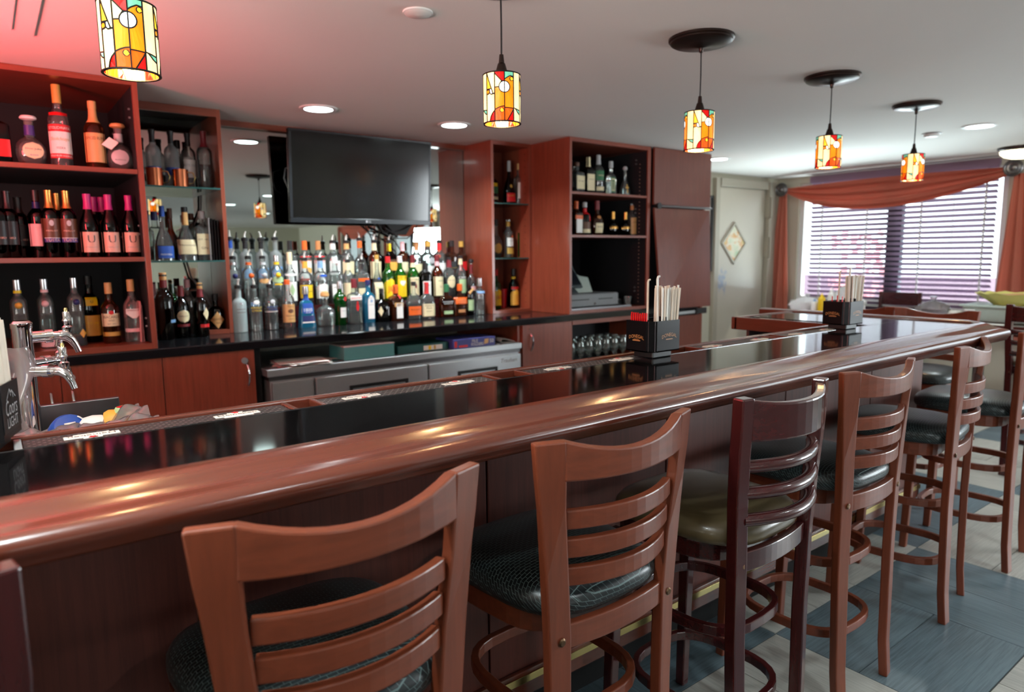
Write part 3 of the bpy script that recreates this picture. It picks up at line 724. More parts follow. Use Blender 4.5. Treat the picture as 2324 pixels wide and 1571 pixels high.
# base cabinets left
ba = thing('base_cabinet', 'cherry base cabinet with locking doors under the wine shelves', 'cabinet')
obj('body', MB().box(XL+0.01, 1.125, FY+0.03, YB-0.013, 0.1, ZC-0.048), 'cabinet_wood', ba)
obj('plinth', MB().box(XL+0.01, 1.12, FY+0.08, FY+0.1, 0.0, 0.1), 'cab_black', ba)
def handle(p, x, z, y): obj('handle', MB().tube([(x, y, z+0.06), (x, y-0.024, z+0.035), (x, y-0.03, z), (x, y-0.024, z-0.035), (x, y, z-0.06)], 0.0055, 8), 'chrome', p, True)
def lock(p, x, z, y): obj('lock', MB().tube([(x, y, z), (x, y-0.01, z)], 0.017, 16).tube([(x, y-0.01, z), (x, y-0.014, z)], 0.009, 12), 'steel', p, True)
for x0, x1, hx, lx in ((-0.63, -0.2, -0.24, -0.24), (-0.197, 0.232, 0.19, None), (0.236, 0.666, 0.275, 0.275), (0.670, 1.124, 1.083, 1.07)):
    dd = obj('door', MB().box(x0, x1, FY+0.01, FY+0.03, 0.12, ZC-0.05), 'cabinet_wood', ba, bev=0.002)
    handle(dd, hx, 0.72 if hx < 1 else 0.765, FY+0.01)
    if lx: lock(dd, lx, 0.845, FY+0.01)
bb = thing('base_cabinet', 'cherry base cabinet with one curved handle right of the fridge', 'cabinet')
obj('body', MB().box(2.955, 3.445, FY+0.02, YB-0.013, 0.1, ZC-0.048), 'cabinet_wood', bb)
dd = obj('door', MB().box(2.985, 3.44, FY-0.0, FY+0.02, 0.12, ZC-0.05), 'cabinet_wood', bb, bev=0.002)
handle(dd, 3.06, 0.775, FY); obj('screw', MB().tube([(3.05, FY, 0.87), (3.05, FY-0.003, 0.87)], 0.006, 10), 'screw', dd)
obj('plinth', MB().box(2.96, 3.44, FY+0.08, FY+0.1, 0.0, 0.1), 'cab_black', bb)
bg = thing('glass_cabinet', 'open cherry cupboard full of stemmed glasses below the register', 'cabinet')
obj('side_panel', MB().box(3.448, 3.47, FY+0.01, YB-0.013, 0.0, ZC-0.047), 'cabinet_wood', bg)
obj('side_panel', MB().box(4.285, 4.312, FY+0.01, YB-0.013, 0.0, ZC-0.047), 'cabinet_wood', bg)
obj('top_rail', MB().box(3.47, 4.285, FY+0.005, FY+0.03, ZC-0.08, ZC-0.047), 'cabinet_wood_x', bg)
obj('shelf', MB().box(3.47, 4.285, FY+0.01, YB-0.013, 0.50, 0.52), 'paper_grey', bg)
obj('back_panel', MB().box(3.47, 4.285, FY+0.42, FY+0.44, 0.0, ZC-0.05), 'cab_black', bg)
# under-counter fridge
fr = thing('bar_fridge', 'stainless steel two door fridge under the back counter', 'fridge')
obj('body', MB().box(1.19, 2.93, FY-0.02, YB-0.05, 0.1, 0.72), 'steel', fr, bev=0.003)
obj('top', MB().box(1.172, 2.948, FY-0.04, YB-0.05, 0.745, 0.785), 'steel', fr, bev=0.004)
obj('gasket', MB().box(1.185, 2.94, FY-0.025, YB-0.06, 0.72, 0.745), 'steel_dark', fr)
obj('grille_panel', MB().box(1.195, 1.428, FY-0.045, FY-0.021, 0.12, 0.712), 'steel', fr, bev=0.003)
for x0, x1 in ((1.44, 2.172), (2.184, 2.925)):
    dd = obj('door', MB().box(x0, x1, FY-0.055, FY-0.021, 0.12, 0.712), 'steel', fr, bev=0.004)
    a, b2 = (1.64, 2.03) if x0 < 2 else (2.40, 2.72)
    obj('handle_frame', MB().box(a, b2, FY-0.062, FY-0.0555, 0.625, 0.645).box(a, a+0.02, FY-0.062, FY-0.0555, 0.50, 0.625).box(b2-0.02, b2, FY-0.062, FY-0.0555, 0.50, 0.625).box(a, b2, FY-0.062, FY-0.0555, 0.48, 0.5), 'black', dd, bev=0.002)
    if x0 > 2: obj('lettering', text(MB(), 'Traulsen', lambda u, v: (2.82+u, FY-0.0552, 0.677+v), 0.028, 0.14, 0.3), 'c_brown', dd)
obj('foot', MB().box(1.25, 1.3, FY, FY+0.05, 0, 0.1), 'black', fr); obj('foot', MB().box(2.8, 2.85, FY, FY+0.05, 0, 0.1), 'black', fr)
obj('black_filler', MB().box(1.128, 1.168, FY+0.05, FY+0.07, 0.0, ZC-0.05), 'void_black', fr)
# things on the fridge
ZF = 0.786
def sheets(x, y, n, mats, label):
    t = thing('paper_sheets', label, 'papers', (x, y, ZF)); z = 0
    for k in range(n):
        o = obj('sheet', MB().box(-0.14, 0.14, -0.1, 0.1, 0, 0.0012), mats[k % len(mats)], t); o.location = (random.uniform(-.05, .05), random.uniform(-.02, .03), z); o.rotation_euler = (0, 0, random.uniform(-.4, .4)); z += 0.0022
sheets(1.44, 3.86, 9, ['paper_grey', 'paper_pink', 'paper_white'], 'loose grey and pink paper sheets on the left of the fridge top')
t = thing('storage_box', 'flat teal cardboard box with a pale lid on the fridge', 'box', (1.80, 3.88, ZF))
obj('box', MB().box(-0.165, 0.165, -0.11, 0.11, 0, 0.078), 'teal_box', t, bev=0.002); obj('lid', MB().box(-0.166, 0.166, -0.112, 0.112, 0.078, 0.086), 'teal_lid', t, bev=0.002)
t = thing('ring_binder', 'dark green flat box file with coloured tabs on the fridge', 'binder', (2.19, 3.91, ZF))
obj('cover', MB().box(-0.185, 0.185, -0.11, 0.11, 0, 0.05), 'binder_green', t, bev=0.003)
l = obj('label', MB().box(0.0, 0.14, -0.1115, -0.1101, 0.008, 0.038), 'paper_white', t)
obj('tab', MB().box(0.035, 0.055, -0.1125, -0.1116, 0.01, 0.036), 'c_yellow', l); obj('tab', MB().box(0.075, 0.09, -0.1125, -0.1116, 0.01, 0.036), 'c_gold', l)
t = thing('folder_box', 'blue carton of file folders lying on the fridge', 'box', (2.56, 3.87, ZF), 0.02)
obj('carton', MB().box(-0.17, 0.17, -0.11, 0.11, 0, 0.062), 'box_blue', t, bev=0.002)
f2 = lambda x, z: (lambda u, v: (x+u, -0.1112, z+v))
obj('lettering', text(text(text(MB(), 'FILE', f2(0.0, 0.044), 0.02), 'FOLDERS', f2(0.02, 0.02), 0.02, 0.1), '50', f2(0.14, 0.034), 0.026), 'paper_white', t)
obj('printed_band', MB().box(-0.165, -0.145, -0.1112, -0.1102, 0.01, 0.05).box(-0.13, -0.06, -0.1112, -0.1102, 0.008, 0.022), 'c_red', t)
obj('printed_folder', MB().prism([(0.075, -0.1112, 0.015), (0.11, -0.1112, 0.02), (0.115, -0.1112, 0.05), (0.08, -0.1112, 0.048)], (0, 0.001, 0)), 'c_tan', t)
t = thing('rolled_menu', 'curled white booklet lying at the right end of the fridge', 'booklet', (2.84, 3.86, ZF))
pts = [(-0.05+0.0, 0.012+0.012*math.cos(a)) for a in (0,)]
prf = [(0.07, 0.004), (-0.03, 0.003), (-0.055, 0.012), (-0.05, 0.03), (-0.02, 0.034), (0.04, 0.016), (0.06, 0.012)]
mb = MB()
for k in range(len(prf)-1):
    (x0, z0), (x1, z1) = prf[k], prf[k+1]; mb.prism([(x0, -0.09, z0), (x1, -0.09, z1), (x1, -0.09, z1+0.004), (x0, -0.09, z0+0.004)], (0, 0.16, 0))
obj('pages', mb, 'paper_grey', t); obj('flyer', MB().box(-0.09, 0.05, -0.06, 0.09, 0.0, 0.0025), 'paper_white', t, rot=(0, 0, 0.2))

# ---------------------------------------------------------------- television over the mirror
tv = thing('television', 'flat black television mounted above the bottles in front of the mirror', 'television', (2.114, 4.43, 1.622), 0)
tv.rotation_euler = (math.radians(4), 0, 0)
w2, h2 = 0.522, 0.59
obj('housing', MB().box(-w2, w2, 0.0, 0.035, 0, h2).box(-0.3, 0.3, 0.035, 0.055, 0.08, 0.42), 'tv_black', tv, bev=0.004)
obj('bezel', MB().box(-w2, w2, -0.006, 0, 0, 0.032).box(-w2, w2, -0.006, 0, h2-0.016, h2).box(-w2, -w2+0.018, -0.006, 0, 0.032, h2-0.016).box(w2-0.014, w2, -0.006, 0, 0.032, h2-0.016), 'tv_bezel', tv, bev=0.002)
obj('screen', MB().box(-w2+0.018, w2-0.014, -0.002, -0.0005, 0.032, h2-0.016), 'tv_black', tv)
lg = text(MB(), 'LG', lambda u, v: (0.033+u, -0.0065, 0.015+v), 0.011)
lg.add([(0.012+0.007*math.cos(2*PI*k/16), -0.0065, 0.015+0.007*math.sin(2*PI*k/16)) for k in range(16)], [tuple(range(16))])
obj('brand_mark', lg, 'c_silver', tv)
obj('wall_arm', MB().box(-0.05, 0.05, 0.055, 0.13, 0.2, 0.28).box(-0.14, 0.14, 0.055, 0.07, 0.1, 0.4), 'black', tv)
obj('lower_bracket', MB().prism([(0.18, 0.06, 0.02), (0.42, 0.06, 0.02), (0.36, 0.07, -0.075), (0.27, 0.07, -0.075)], (0, 0.02, 0.0)).tube([(0.15, 0.05, -0.01), (0.3, 0.09, -0.09)], 0.008, 6), 'black', tv)
for pts in ([(0.12, 0.03, 0.0), (0.16, 0.04, -0.06), (0.26, 0.05, -0.10), (0.36, 0.05, -0.10), (0.42, 0.04, -0.05), (0.43, 0.03, 0.0)],
            [(0.14, 0.03, 0.0), (0.15, 0.1, -0.1), (0.15, 0.11, -0.2), (0.155, 0.12, -0.3)],
            [(0.16, 0.03, 0.0), (0.2, 0.06, -0.07), (0.28, 0.08, -0.13), (0.34, 0.1, -0.2), (0.35, 0.11, -0.3)],
            [(0.10, 0.03, 0.0), (0.14, 0.05, -0.04), (0.22, 0.08, -0.06), (0.32, 0.06, -0.04), (0.40, 0.04, 0.0)],
            [(-0.47, 0.05, 0.36), (-0.52, 0.07, 0.34), (-0.53, 0.07, 0.28), (-0.51, 0.06, 0.22), (-0.47, 0.05, 0.2)]):
    obj('cable', MB().tube(pts, 0.0045, 6), 'black', tv, True)

# ---------------------------------------------------------------- stained glass pendants
SR, SH = 0.0585, 0.148   # shade radius and height
NSTRIP = 12
def cyl(strip, u, v, r): 
    a = 2*PI*(strip+u)/NSTRIP
    return (r*math.sin(a), -r*math.cos(a), v*SH)
def arc(cx, cy, rx, ry, a0, a1, n): return [(cx+rx*math.cos(math.radians(a0+(a1-a0)*k/n)), cy+ry*math.sin(math.radians(a0+(a1-a0)*k/n))) for k in range(n+1)]
VR = 0.115; UR = VR*SH/(2*PI*SR/NSTRIP)   # the round white jewel across two strips
halfL = arc(1, .685, UR, VR, 90, 270, 8); halfR = arc(0, .685, UR, VR, 90, -90, 8)
UNIT = [
 # strip 0
 (0, 'p_yellow', [(0, 1), (0, .66), (.62, .66)]), (0, 'p_cream', [(0, 1), (.62, .66), (.8, .56), (1, .56), (1, 1)]),
 (0, 'p_amber', arc(.2, .6, .2, .045, 0, 360, 10)[:-1]), (0, 'p_white', [(.4, .655), (.62, .66), (.8, .56), (.6, .545), (.42, .58)]),
 (0, 'p_cream', [(0, .55), (.42, .575), (.6, .545), (1, .555), (1, .22), (.72, .16), (.55, .1), (.42, 0), (0, 0)]), (0, 'p_red', [(1, .22), (.72, .16), (.55, .1), (.42, 0), (1, 0)]),
 # strip 1
 (1, 'p_red', [(0, 1), (1, 1), (1, .8), (.72, .8), (0, .96)]), (1, 'p_cream', [(0, .96), (.72, .8)] + halfL[2:5] + [(0, .68)]), (1, 'p_white', halfL),
 (1, 'p_amber', [(0, .68)] + halfL[4:] + [(1, .3), (.7, .29), (.35, .265), (0, .23)]), (1, 'p_orange', [(0, .23), (.35, .265), (.7, .29), (1, .3), (1, 0), (0, 0)]),
 (1, 'p_yellow', arc(.72, .215, .2, .042, 0, 360, 10)[:-1]),
 # strip 2
 (2, 'p_aqua', [(0, 1), (1, 1), (1, .9), (.6, .91), (.25, .87), (0, .83)]), (2, 'p_white', halfR),
 (2, 'p_amber', [(0, .80), (0, .83), (.25, .87), (.6, .91), (1, .9), (1, .26), (0, .27)] + halfR[::-1]), (2, 'p_yellow', arc(.76, .85, .19, .04, 0, 360, 10)[:-1]),
 (2, 'p_orange', [(0, .27), (1, .26), (.85, .2), (.6, .12), (.25, 0), (0, 0)]), (2, 'p_red', [(1, .26), (.85, .2), (.6, .12), (.25, 0), (1, 0)]),
 # strip 3
 (3, 'p_cream', [(0, 1), (1, 1), (1, .24), (0, .27)]), (3, 'p_aqua', [(.2, .264), (1, .24), (1, .15), (.6, .19)]),
 (3, 'p_cream', [(0, .27), (.2, .264), (.6, .19), (1, .15), (1, 0), (0, 0)]),
]
def densify(p, n=2):
    o = []
    for k in range(len(p)):
        a, b2 = p[k], p[(k+1) % len(p)]
        m = max(1, int(abs(a[0]-b2[0])/0.34+0.999))
        for q in range(m): o.append((a[0]+(b2[0]-a[0])*q/m, a[1]+(b2[1]-a[1])*q/m))
    return o
panes = []; leadmb = MB()
for strip, mt, poly in UNIT:
    P = densify(poly); small = len(poly) >= 10 and abs(poly[0][0]-poly[5][0]) < 0.45
    ro = SR+0.0012 if small else SR; mb = MB()
    o0 = [cyl(strip, u, v, ro) for u, v in P]; i0 = [cyl(strip, u, v, ro-0.003) for u, v in P]; n = len(P)
    mb.add(o0+i0, [tuple(range(n)), tuple(range(2*n-1, n-1, -1))]+[(k, n+k, n+(k+1) % n, (k+1) % n) for k in range(n)])
    me = mb.mesh('glass_pane')
    bm = bmesh.new(); bm.from_mesh(me); bmesh.ops.triangulate(bm, faces=[f for f in bm.faces if len(f.verts) > 4]); bm.to_mesh(me); bm.free()
    me.materials.append(M[mt]); panes.append(me)
    for rep in range(3):
        pts = [Vector(cyl(strip+4*rep, u, v, SR)) for u, v in P]
        for k in range(n):
            a, b2 = pts[k], pts[(k+1) % n]
            if (b2-a).length < 1e-5: continue
            d = (b2-a).normalized(); nr = Vector((a.x, a.y, 0)).normalized(); sd = d.cross(nr)*(0.0011 if small else 0.0014)
            leadmb.hexa([a-sd-nr*0.004, b2-sd-nr*0.004, b2+sd-nr*0.004, a+sd-nr*0.004, a-sd+nr*0.0012, b2-sd+nr*0.0012, b2+sd+nr*0.0012, a+sd+nr*0.0012])
lead_me = leadmb.mesh('lead_lines'); lead_me.materials.append(M['lead'])
def pendant(x, y, zb, rot, label, power=5):
    t = thing('pendant_lamp', label, 'pendant lamp', (x, y, zb), rot, 'stained glass pendants over the bar')
    for rep in range(3):
        for me in panes:
            o = bpy.data.objects.new('glass_pane', me); COL.objects.link(o); o.parent = t; o.rotation_euler = (0, 0, 2*PI*rep/3)
    o = bpy.data.objects.new('lead_lines', lead_me); COL.objects.link(o); o.parent = t
    ring = [(math.cos(2*PI*k/36), math.sin(2*PI*k/36)) for k in range(36)]
    obj('bottom_rim', MB().tube([(SR*a, SR*b2, 0.0) for a, b2 in ring], 0.0026, 6, True), 'lead', t, True); obj('top_rim', MB().tube([(SR*a, SR*b2, SH) for a, b2 in ring], 0.0022, 6, True), 'lead', t, True)
    obj('top_cap', MB().lathe([(SR-0.001, SH-0.002), (0.02, SH+0.001)], 24, cap0=False), 'bronze', t)
    obj('socket_cone', MB().lathe([(0.024, SH), (0.019, SH+0.012), (0.0135, SH+0.03), (0.0115, SH+0.036), (0.009, SH+0.038), (0.0065, SH+0.063)], 20), 'bronze', t, True)
    obj('bulb', MB().lathe([(0.0, 0.05), (0.012, 0.053), (0.02, 0.066), (0.02, 0.08), (0.012, 0.1), (0.01, 0.12)], 14), 'dome_glass', t, True)
    L = CEIL-zb
    obj('cord', MB().tube([(0, 0, SH+0.06), (0.001, 0, (SH+L)/2), (0, 0, L-0.04)], 0.0028, 8), 'black', t, True)
    obj('canopy', MB().lathe([(0.128, L), (0.128, L-0.008), (0.121, L-0.012), (0.121, L-0.017), (0.113, L-0.022), (0.06, L-0.028), (0.014, L-0.036), (0.009, L-0.038), (0.008, L-0.052), (0.005, L-0.056)], 40), 'bronze', t, True)
    l = bpy.data.lights.new('lamp', 'POINT'); l.energy = power; l.color = (1.0, 0.66, 0.32); l.shadow_soft_size = 0.025
    o = bpy.data.objects.new('lamp', l); COL.objects.link(o); o.parent = t; o.location = (0, 0, 0.028)
AZ = lambda x, y: math.atan2(x, y)   # turn of the shade's first strip towards the room
for k, (x, y, ro, lb) in enumerate([(0.302, 1.8, -1.2, 'nearest stained glass pendant, above the chrome beer tap'), (1.346, 1.8, -1.55, 'stained glass pendant in front of the television'),
                                    (2.34, 1.8, -1.3, 'stained glass pendant in front of the tall cherry doors'), (3.358, 1.8, -1.5, 'stained glass pendant in front of the grey door'), (4.40, 1.84, -1.15, 'farthest stained glass pendant, against the swagged window')]):
    pendant(x, y, 1.812, ro, lb)

# ---------------------------------------------------------------- bar stools
def stool(kind, label, loc, rz, grp):
    t = thing('bar_stool', label, 'bar stool', loc, rz, grp)
    wd, wx = ('stool_wood', 'stool_wood_x') if kind == 'light' else ('mahogany', 'mahogany_x')
    dark = kind == 'dark'
    zt = 1.061; wt_, ws_, wf_ = 0.226, 0.186, 0.172
    # rear posts: one bent board each, foot to crest, wider at the top where it meets the crest rail
    st = [(0, wf_, -0.222, .021), (0.12, wf_+.001, -0.212, .022), (0.45, .181, -0.205, .024), (0.66, ws_, -0.206, .026), (0.80, ws_+.010, -0.209, .026), (0.93, ws_+.024, -0.216, .027), (0.985, ws_+.032, -0.219, .030), (zt, wt_, -0.221, .032)]
    for sd in (-1, 1):
        R = []
        for z, w, y, hwd in st:
            if dark: hwd = 0.019; w = min(w, 0.205)+0.0; z = z*1.008
            tw = (0.18 if z < 0.9 else 0.34)*sd if not dark else 0.2*sd; cx = sd*(w-hwd); c, s = math.cos(tw), math.sin(tw); th = 0.0135 if z < 0.9 else 0.0115
            if dark: th = 0.017
            R.append([(cx+a*c-b2*s, y+a*s+b2*c, z) for a, b2 in ((-hwd, -th), (hwd, -th), (hwd, th), (-hwd, th))])
        p = obj('rear_post', MB().rings(R), wd, t, bev=0.004)
        obj('bolt', MB().tube([(sd*(ws_-0.026), -0.222, 0.655), (sd*(ws_-0.026), -0.2225-0.002, 0.655)], [0.009, 0.006], 10), 'screw', p, True)
    def curve(half, y0, dep, n=12): return [(-half+2*half*k/n, y0-dep*(1-(-1+2*k/n)**2)) for k in range(n+1)]
    if not dark:
        xs2 = curve(0.166, -0.2285, 0.036)
        obj('crest_rail', MB().bar([(x, y, 0.983-0.008*(1-(x/.165)**2)*0.5, zt-0.030*(1-(abs(x)/.165)**2)) for x, y in xs2], -0.0115, 0.0115), wx, t, bev=0.004)
        for z, hf in ((0.92, 0.150), (0.861, 0.146), (0.802, 0.142)):
            obj('back_slat', MB().bar([(x, y, z-0.038, z) for x, y in curve(hf, -0.214+(z-0.86)*-0.06, 0.040)], -0.009, 0.009), wx, t, bev=0.003)
    else:
        obj('crest_rail', MB().bar([(x, y, 0.965, 1.052+0.012*(abs(x)/.17)**3) for x, y in curve(0.170, -0.226, 0.055)], -0.012, 0.012), wx, t, bev=0.005)
        for z in (0.918, 0.853, 0.787):
            xs2 = curve(0.164, -0.216, 0.052)
            obj('back_slat', MB().tube([(x, y, z-0.017) for x, y in xs2], 0.016, 10), wx, t, True)
    # seat frame, cushion, front legs, bent hoops
    def plan(a, b2, n=28, ex=4.5, y0=0.0, flare=0.0):
        o = []
        for k in range(n):
            an = 2*PI*k/n; ca, sa = math.cos(an), math.sin(an)
            x = a*math.copysign(abs(ca)**(2/ex), ca); y = b2*math.copysign(abs(sa)**(2/ex), sa)
            o.append((x*(1+flare*y/b2), y+y0))
        return o
    obj('seat_frame', MB().bar([(x, y, 0.634, 0.684) for x, y in plan(0.188, 0.176, y0=0.012, ex=4, flare=0.07)], 0.0, 0.022, closed=True), wx, t, bev=0.004)
    obj('rear_apron', MB().bar([(x, y, 0.632, 0.683) for x, y in curve(0.142, -0.206, 0.016)], -0.010, 0.010), wx, t, bev=0.003)
    ly = [(0.685, .95), (0.689, 1.0), (0.702, 1.03), (0.718, 1.03), (0.731, .995), (0.741, .91), (0.749, .75), (0.753, .5), (0.754, .15)]
    if dark: ly = [(0.685, .95), (0.69, 1.01), (0.705, 1.035), (0.722, 1.02), (0.737, .96), (0.746, .84), (0.752, .62), (0.755, .3), (0.756, .1)]
    obj('seat_cushion', MB().rings([[(x*s, y*s, z) for x, y in plan(0.198, 0.206, 40, 3.6, -0.008, 0.07)] for z, s in ly]), {'light': 'weave_vinyl', 'dark': 'olive_vinyl', 'far': 'smooth_vinyl'}[kind], t, 60)
    for sd in (-1, 1):
        obj('front_leg', MB().hexa([(sd*0.178-.015, 0.168, 0), (sd*0.178+.015, 0.168, 0), (sd*0.178+.015, 0.198, 0), (sd*0.178-.015, 0.198, 0), (sd*0.172-.019, 0.148, 0.634), (sd*0.172+.019, 0.148, 0.634), (sd*0.172+.019, 0.186, 0.634), (sd*0.172-.019, 0.186, 0.634)]), wd, t, bev=0.004)
    for z, a in ((0.445, 0.158), (0.215, 0.162)):
        obj('hoop', MB().bar([(x, y, z-0.014, z+0.014) for x, y in plan(a, a+0.012, 28, 3.0, -0.012)], -0.009, 0.010, closed=True), wx, t, bev=0.003)
    return t
G1 = 'cherry ladder back stools along the bar'; G2 = 'dark stools at the bar'; G3 = 'stools at the bar return'
s1 = stool('light', 'cherry bar stool nearest the camera, black woven seat', (0.39, 1.118, 0), 0.004, G1)
dup(s1, (0.976, 1.147, 0), 0.02, 'cherry bar stool between the nearest stool and the dark olive one', G1)
dk = stool('dark', 'dark mahogany bar stool with a smooth olive seat', (1.525, 1.125, 0), 0.05, G2)
dup(dk, (-0.205, 1.12, 0), 0.0, 'dark bar stool with worn post cut off at the lower left corner', G2)
dup(s1, (2.113, 1.153, 0), -0.003, 'cherry bar stool just beyond the dark olive seated one', G1)
dup(s1, (2.877, 1.182, 0), 0.16, 'cherry bar stool turned slightly at the corner of the bar', G1)
dup(s1, (3.56, 1.175, 0), 0.10, 'cherry bar stool cut by the right edge of the photo', G1)
f1 = stool('light', 'cherry stool beyond the bar return, its curved crest fully visible', (4.15, 1.64, 0), PI/2+0.03, G3)
dup(f1, (4.16, 2.10, 0), PI/2-0.02, 'cherry stool beyond the bar return, crest half hidden by the straw caddy', G3)
stool('dark', 'dark ladder back stool standing apart at the right before the table', (5.18, 1.30, 0), -PI/2+0.15, 'dark stools at the bar')

# ---------------------------------------------------------------- caddies, straws, tap, ice bin
def straw(t, x, y, z0, L, dx, dy, r=0.0035, mat='straw_paper', hook=0):
    p = [(x, y, z0), (x+dx*L, y+dy*L, z0+L)]
    mb = MB().tube(p, r, 6)
    if hook:
        e = Vector(p[1]); mb.tube([e, e+Vector((0.003*hook, 0, 0.006)), e+Vector((0.010*hook, 0, 0.007))], r*0.9, 6)
    return obj('straw', mb, mat, t, True)
def caddy(x, y, label, n_straw, sticks, word='DONEGAL'):
    t = thing('straw_caddy', label, 'caddy', (x, y, ZT+0.0005))
    hx, hy, h = 0.066, 0.054, 0.098; z0 = 0.02
    obj('pedestal', MB().box(-0.045, 0.045, -0.04, 0.04, 0, z0), 'black', t, bev=0.003)
    c = 0.024; P = [(-hx+c, -hy), (hx, -hy), (hx, hy), (-hx, hy), (-hx, -hy+c)]
    obj('shell', MB().bar([(a, b2, z0, z0+h) for a, b2 in P], 0.0, 0.003, closed=True).prism([(a, b2, z0) for a, b2 in P], (0, 0, 0.004)), 'black_gloss', t)
    obj('divider', MB().box(-hx+0.002, hx-0.002, -0.002, 0.002, z0+0.004, z0+h-0.001).box(0.0, 0.003, -hy+0.002, -0.002, z0+0.004, z0+h+0.012), 'black_gloss', t)
    mb = MB()
    for a in (0.2, 0.8):
        mb.box(-hx+c*a-0.0006, -hx+c*a+0.0006, -hy+c*(1-a)-0.0012, -hy+c*(1-a)+0.0006, z0+0.002, z0+h)
    obj('corner_groove', mb, 'steel_dark', t)
    lf = text(MB(), word, lambda u, v: (-hx-0.0006, -(u)+0.010, z0+0.046+v-0.9*u*u*6+(0.003)), 0.011, 0.062)
    lf.box(-hx-0.0008, -hx-0.0004, -0.006, 0.026, z0+0.034, z0+0.0365)
    lf.box(-hx-0.0008, -hx-0.0004, -0.001, 0.021, z0+0.0385, z0+0.0395)
    text(lf, word, lambda u, v: (0.016+u, -hy-0.0006, z0+0.050+v-0.9*u*u*6+0.003), 0.011, 0.070)
    lf.box(0.0, 0.032, -hy-0.0008, -hy-0.0004, z0+0.0375, z0+0.040)
    obj('lettering', lf, 'c_bronze_t', t)
    rnd = random.Random(int(x*100))
    for k in range(n_straw):
        q = (k % (n_straw//2))/(n_straw//2); row = k//(n_straw//2)
        a = -0.006+q*(hx-0.002)+rnd.uniform(-.002, .002); b2 = (-hy+0.012 if row == 0 else -0.016)+rnd.uniform(-.005, .005)
        straw(t, a, b2, z0+0.006, rnd.uniform(0.19, 0.202), -.02+.10*q+rnd.uniform(-.01, .01), rnd.uniform(-.03, .03), mat='straw_paper' if k % 4 else 'straw_white')
    straw(t, -0.010, -0.03, z0+0.006, 0.224, -0.03, 0.0, 0.004, mat='straw_white', hook=1)
    straw(t, -0.004, 0.02, z0+0.006, 0.212, 0.0, 0.0, hook=1)
    if sticks:
        for k in range(sticks):
            y2 = -hy+0.028+k*(2*hy-0.036)/sticks
            obj('stir_stick', MB().box(-hx+0.006+0.004*(k % 3), -hx+0.009+0.004*(k % 3), y2, y2+0.0032, z0+0.005, z0+h+0.022+0.003*math.sin(k*1.7)), 'red_plastic', t)
    return t
caddy(1.688, 1.46, 'black straw caddy with red stir sticks, in the middle of the bar', 34, 24)
caddy(2.915, 1.463, 'black straw caddy at the far corner of the bar', 30, 3)
# the light-beer caddy at the left edge
t = thing('napkin_caddy', 'black caddy of white straws at the left end of the bar', 'caddy', (-0.056, 1.503, ZT+0.0005), -0.28)
obj('pedestal', MB().box(-0.05, 0.055, -0.04, 0.045, 0, 0.018), 'black', t)
obj('shell', MB().bar([(a, b2, 0.018, 0.115) for a, b2 in ((-0.072, -0.048), (0.072, -0.048), (0.072, 0.05), (-0.072, 0.05))], 0, 0.003, closed=True).box(-0.07, 0.07, -0.046, 0.048, 0.018, 0.022), 'black_gloss', t)
pl = obj('sign_panel', MB().box(0.0722, 0.0735, -0.046, 0.048, 0.03, 0.116), 'c_black', t)
F3 = lambda yc, zc: (lambda u, v: (0.0742, yc+u, zc+v))
lt = text(MB(), 'Coors', F3(0.0, 0.072), 0.027, 0.062, 0.15); text(lt, 'LIGHT', F3(0.0, 0.046), 0.018, 0.058)
pk = [(-0.024, .086), (-0.012, .097), (-0.004, .104), (0.003, .097), (0.008, .1), (0.02, .09), (0.026, .086)]
for k in range(len(pk)-1):
    (a, z), (b2, z2) = pk[k], pk[k+1]; lt.add([(0.0742, a, z-.0012), (0.0742, b2, z2-.0012), (0.0742, b2, z2+.0012), (0.0742, a, z+.0012)], [(0, 1, 2, 3)])
for a, z in ((-0.004, .104), (0.008, .1)): lt.add([(0.0742, a-.001, z), (0.0742, a+.004, z-.014), (0.0742, a+.006, z-.013), (0.0742, a+.001, z)], [(0, 1, 2, 3)])
obj('lettering', lt, 'c_silver', pl)
for k in range(26):
    straw(t, 0.066-0.0075*(k // 10)-random.uniform(0, .002), -0.038+0.0085*(k % 10), 0.024, random.uniform(0.19, 0.205), random.uniform(-.04, 0), random.uniform(-.02, .02), 0.0038)
# work station behind the bar: steel ice bin with a splash back, plastic bag, juice bottles
YS0, YS1 = 1.60, 2.30
st_ = thing('ice_bin', 'stainless steel ice bin with a raised splash back behind the bar', 'ice bin')
obj('deck', MB().box(-0.6, 0.30, YS0, YS1, 0.80, 0.84), 'steel', st_, bev=0.004)
obj('splash_back', MB().box(-0.6, 0.28, YS1-0.02, YS1, 0.84, 0.995), 'steel_dark', st_, bev=0.003)
obj('body', MB().box(-0.58, 0.28, YS0+0.02, YS1-0.02, 0.15, 0.80), 'steel', st_)
for x in (-0.55, 0.25):
    for y in (YS0+0.05, YS1-0.06): obj('leg', MB().tube([(x, y, 0), (x, y, 0.15)], 0.018, 8), 'steel', st_)
def crumple(u, v):
    x = -0.14+0.44*u; y = YS0+0.02+0.52*v
    rnd = math.sin(x*61+y*43)*0.5+math.sin(x*23-y*87)*0.3+math.sin(x*131)*0.2
    return (x, y, 0.978+0.020*rnd+0.035*math.exp(-((u-.95)/.12)**2)-0.05*(abs(v-.5)*2)**4)
t = thing('plastic_bag', 'crumpled clear plastic sheet spread over the ice bin', 'plastic bag')
obj('film', MB().grid(crumple, 60, 44), 'g_bag', t, 60)
mb = MB(); rnd = random.Random(3)
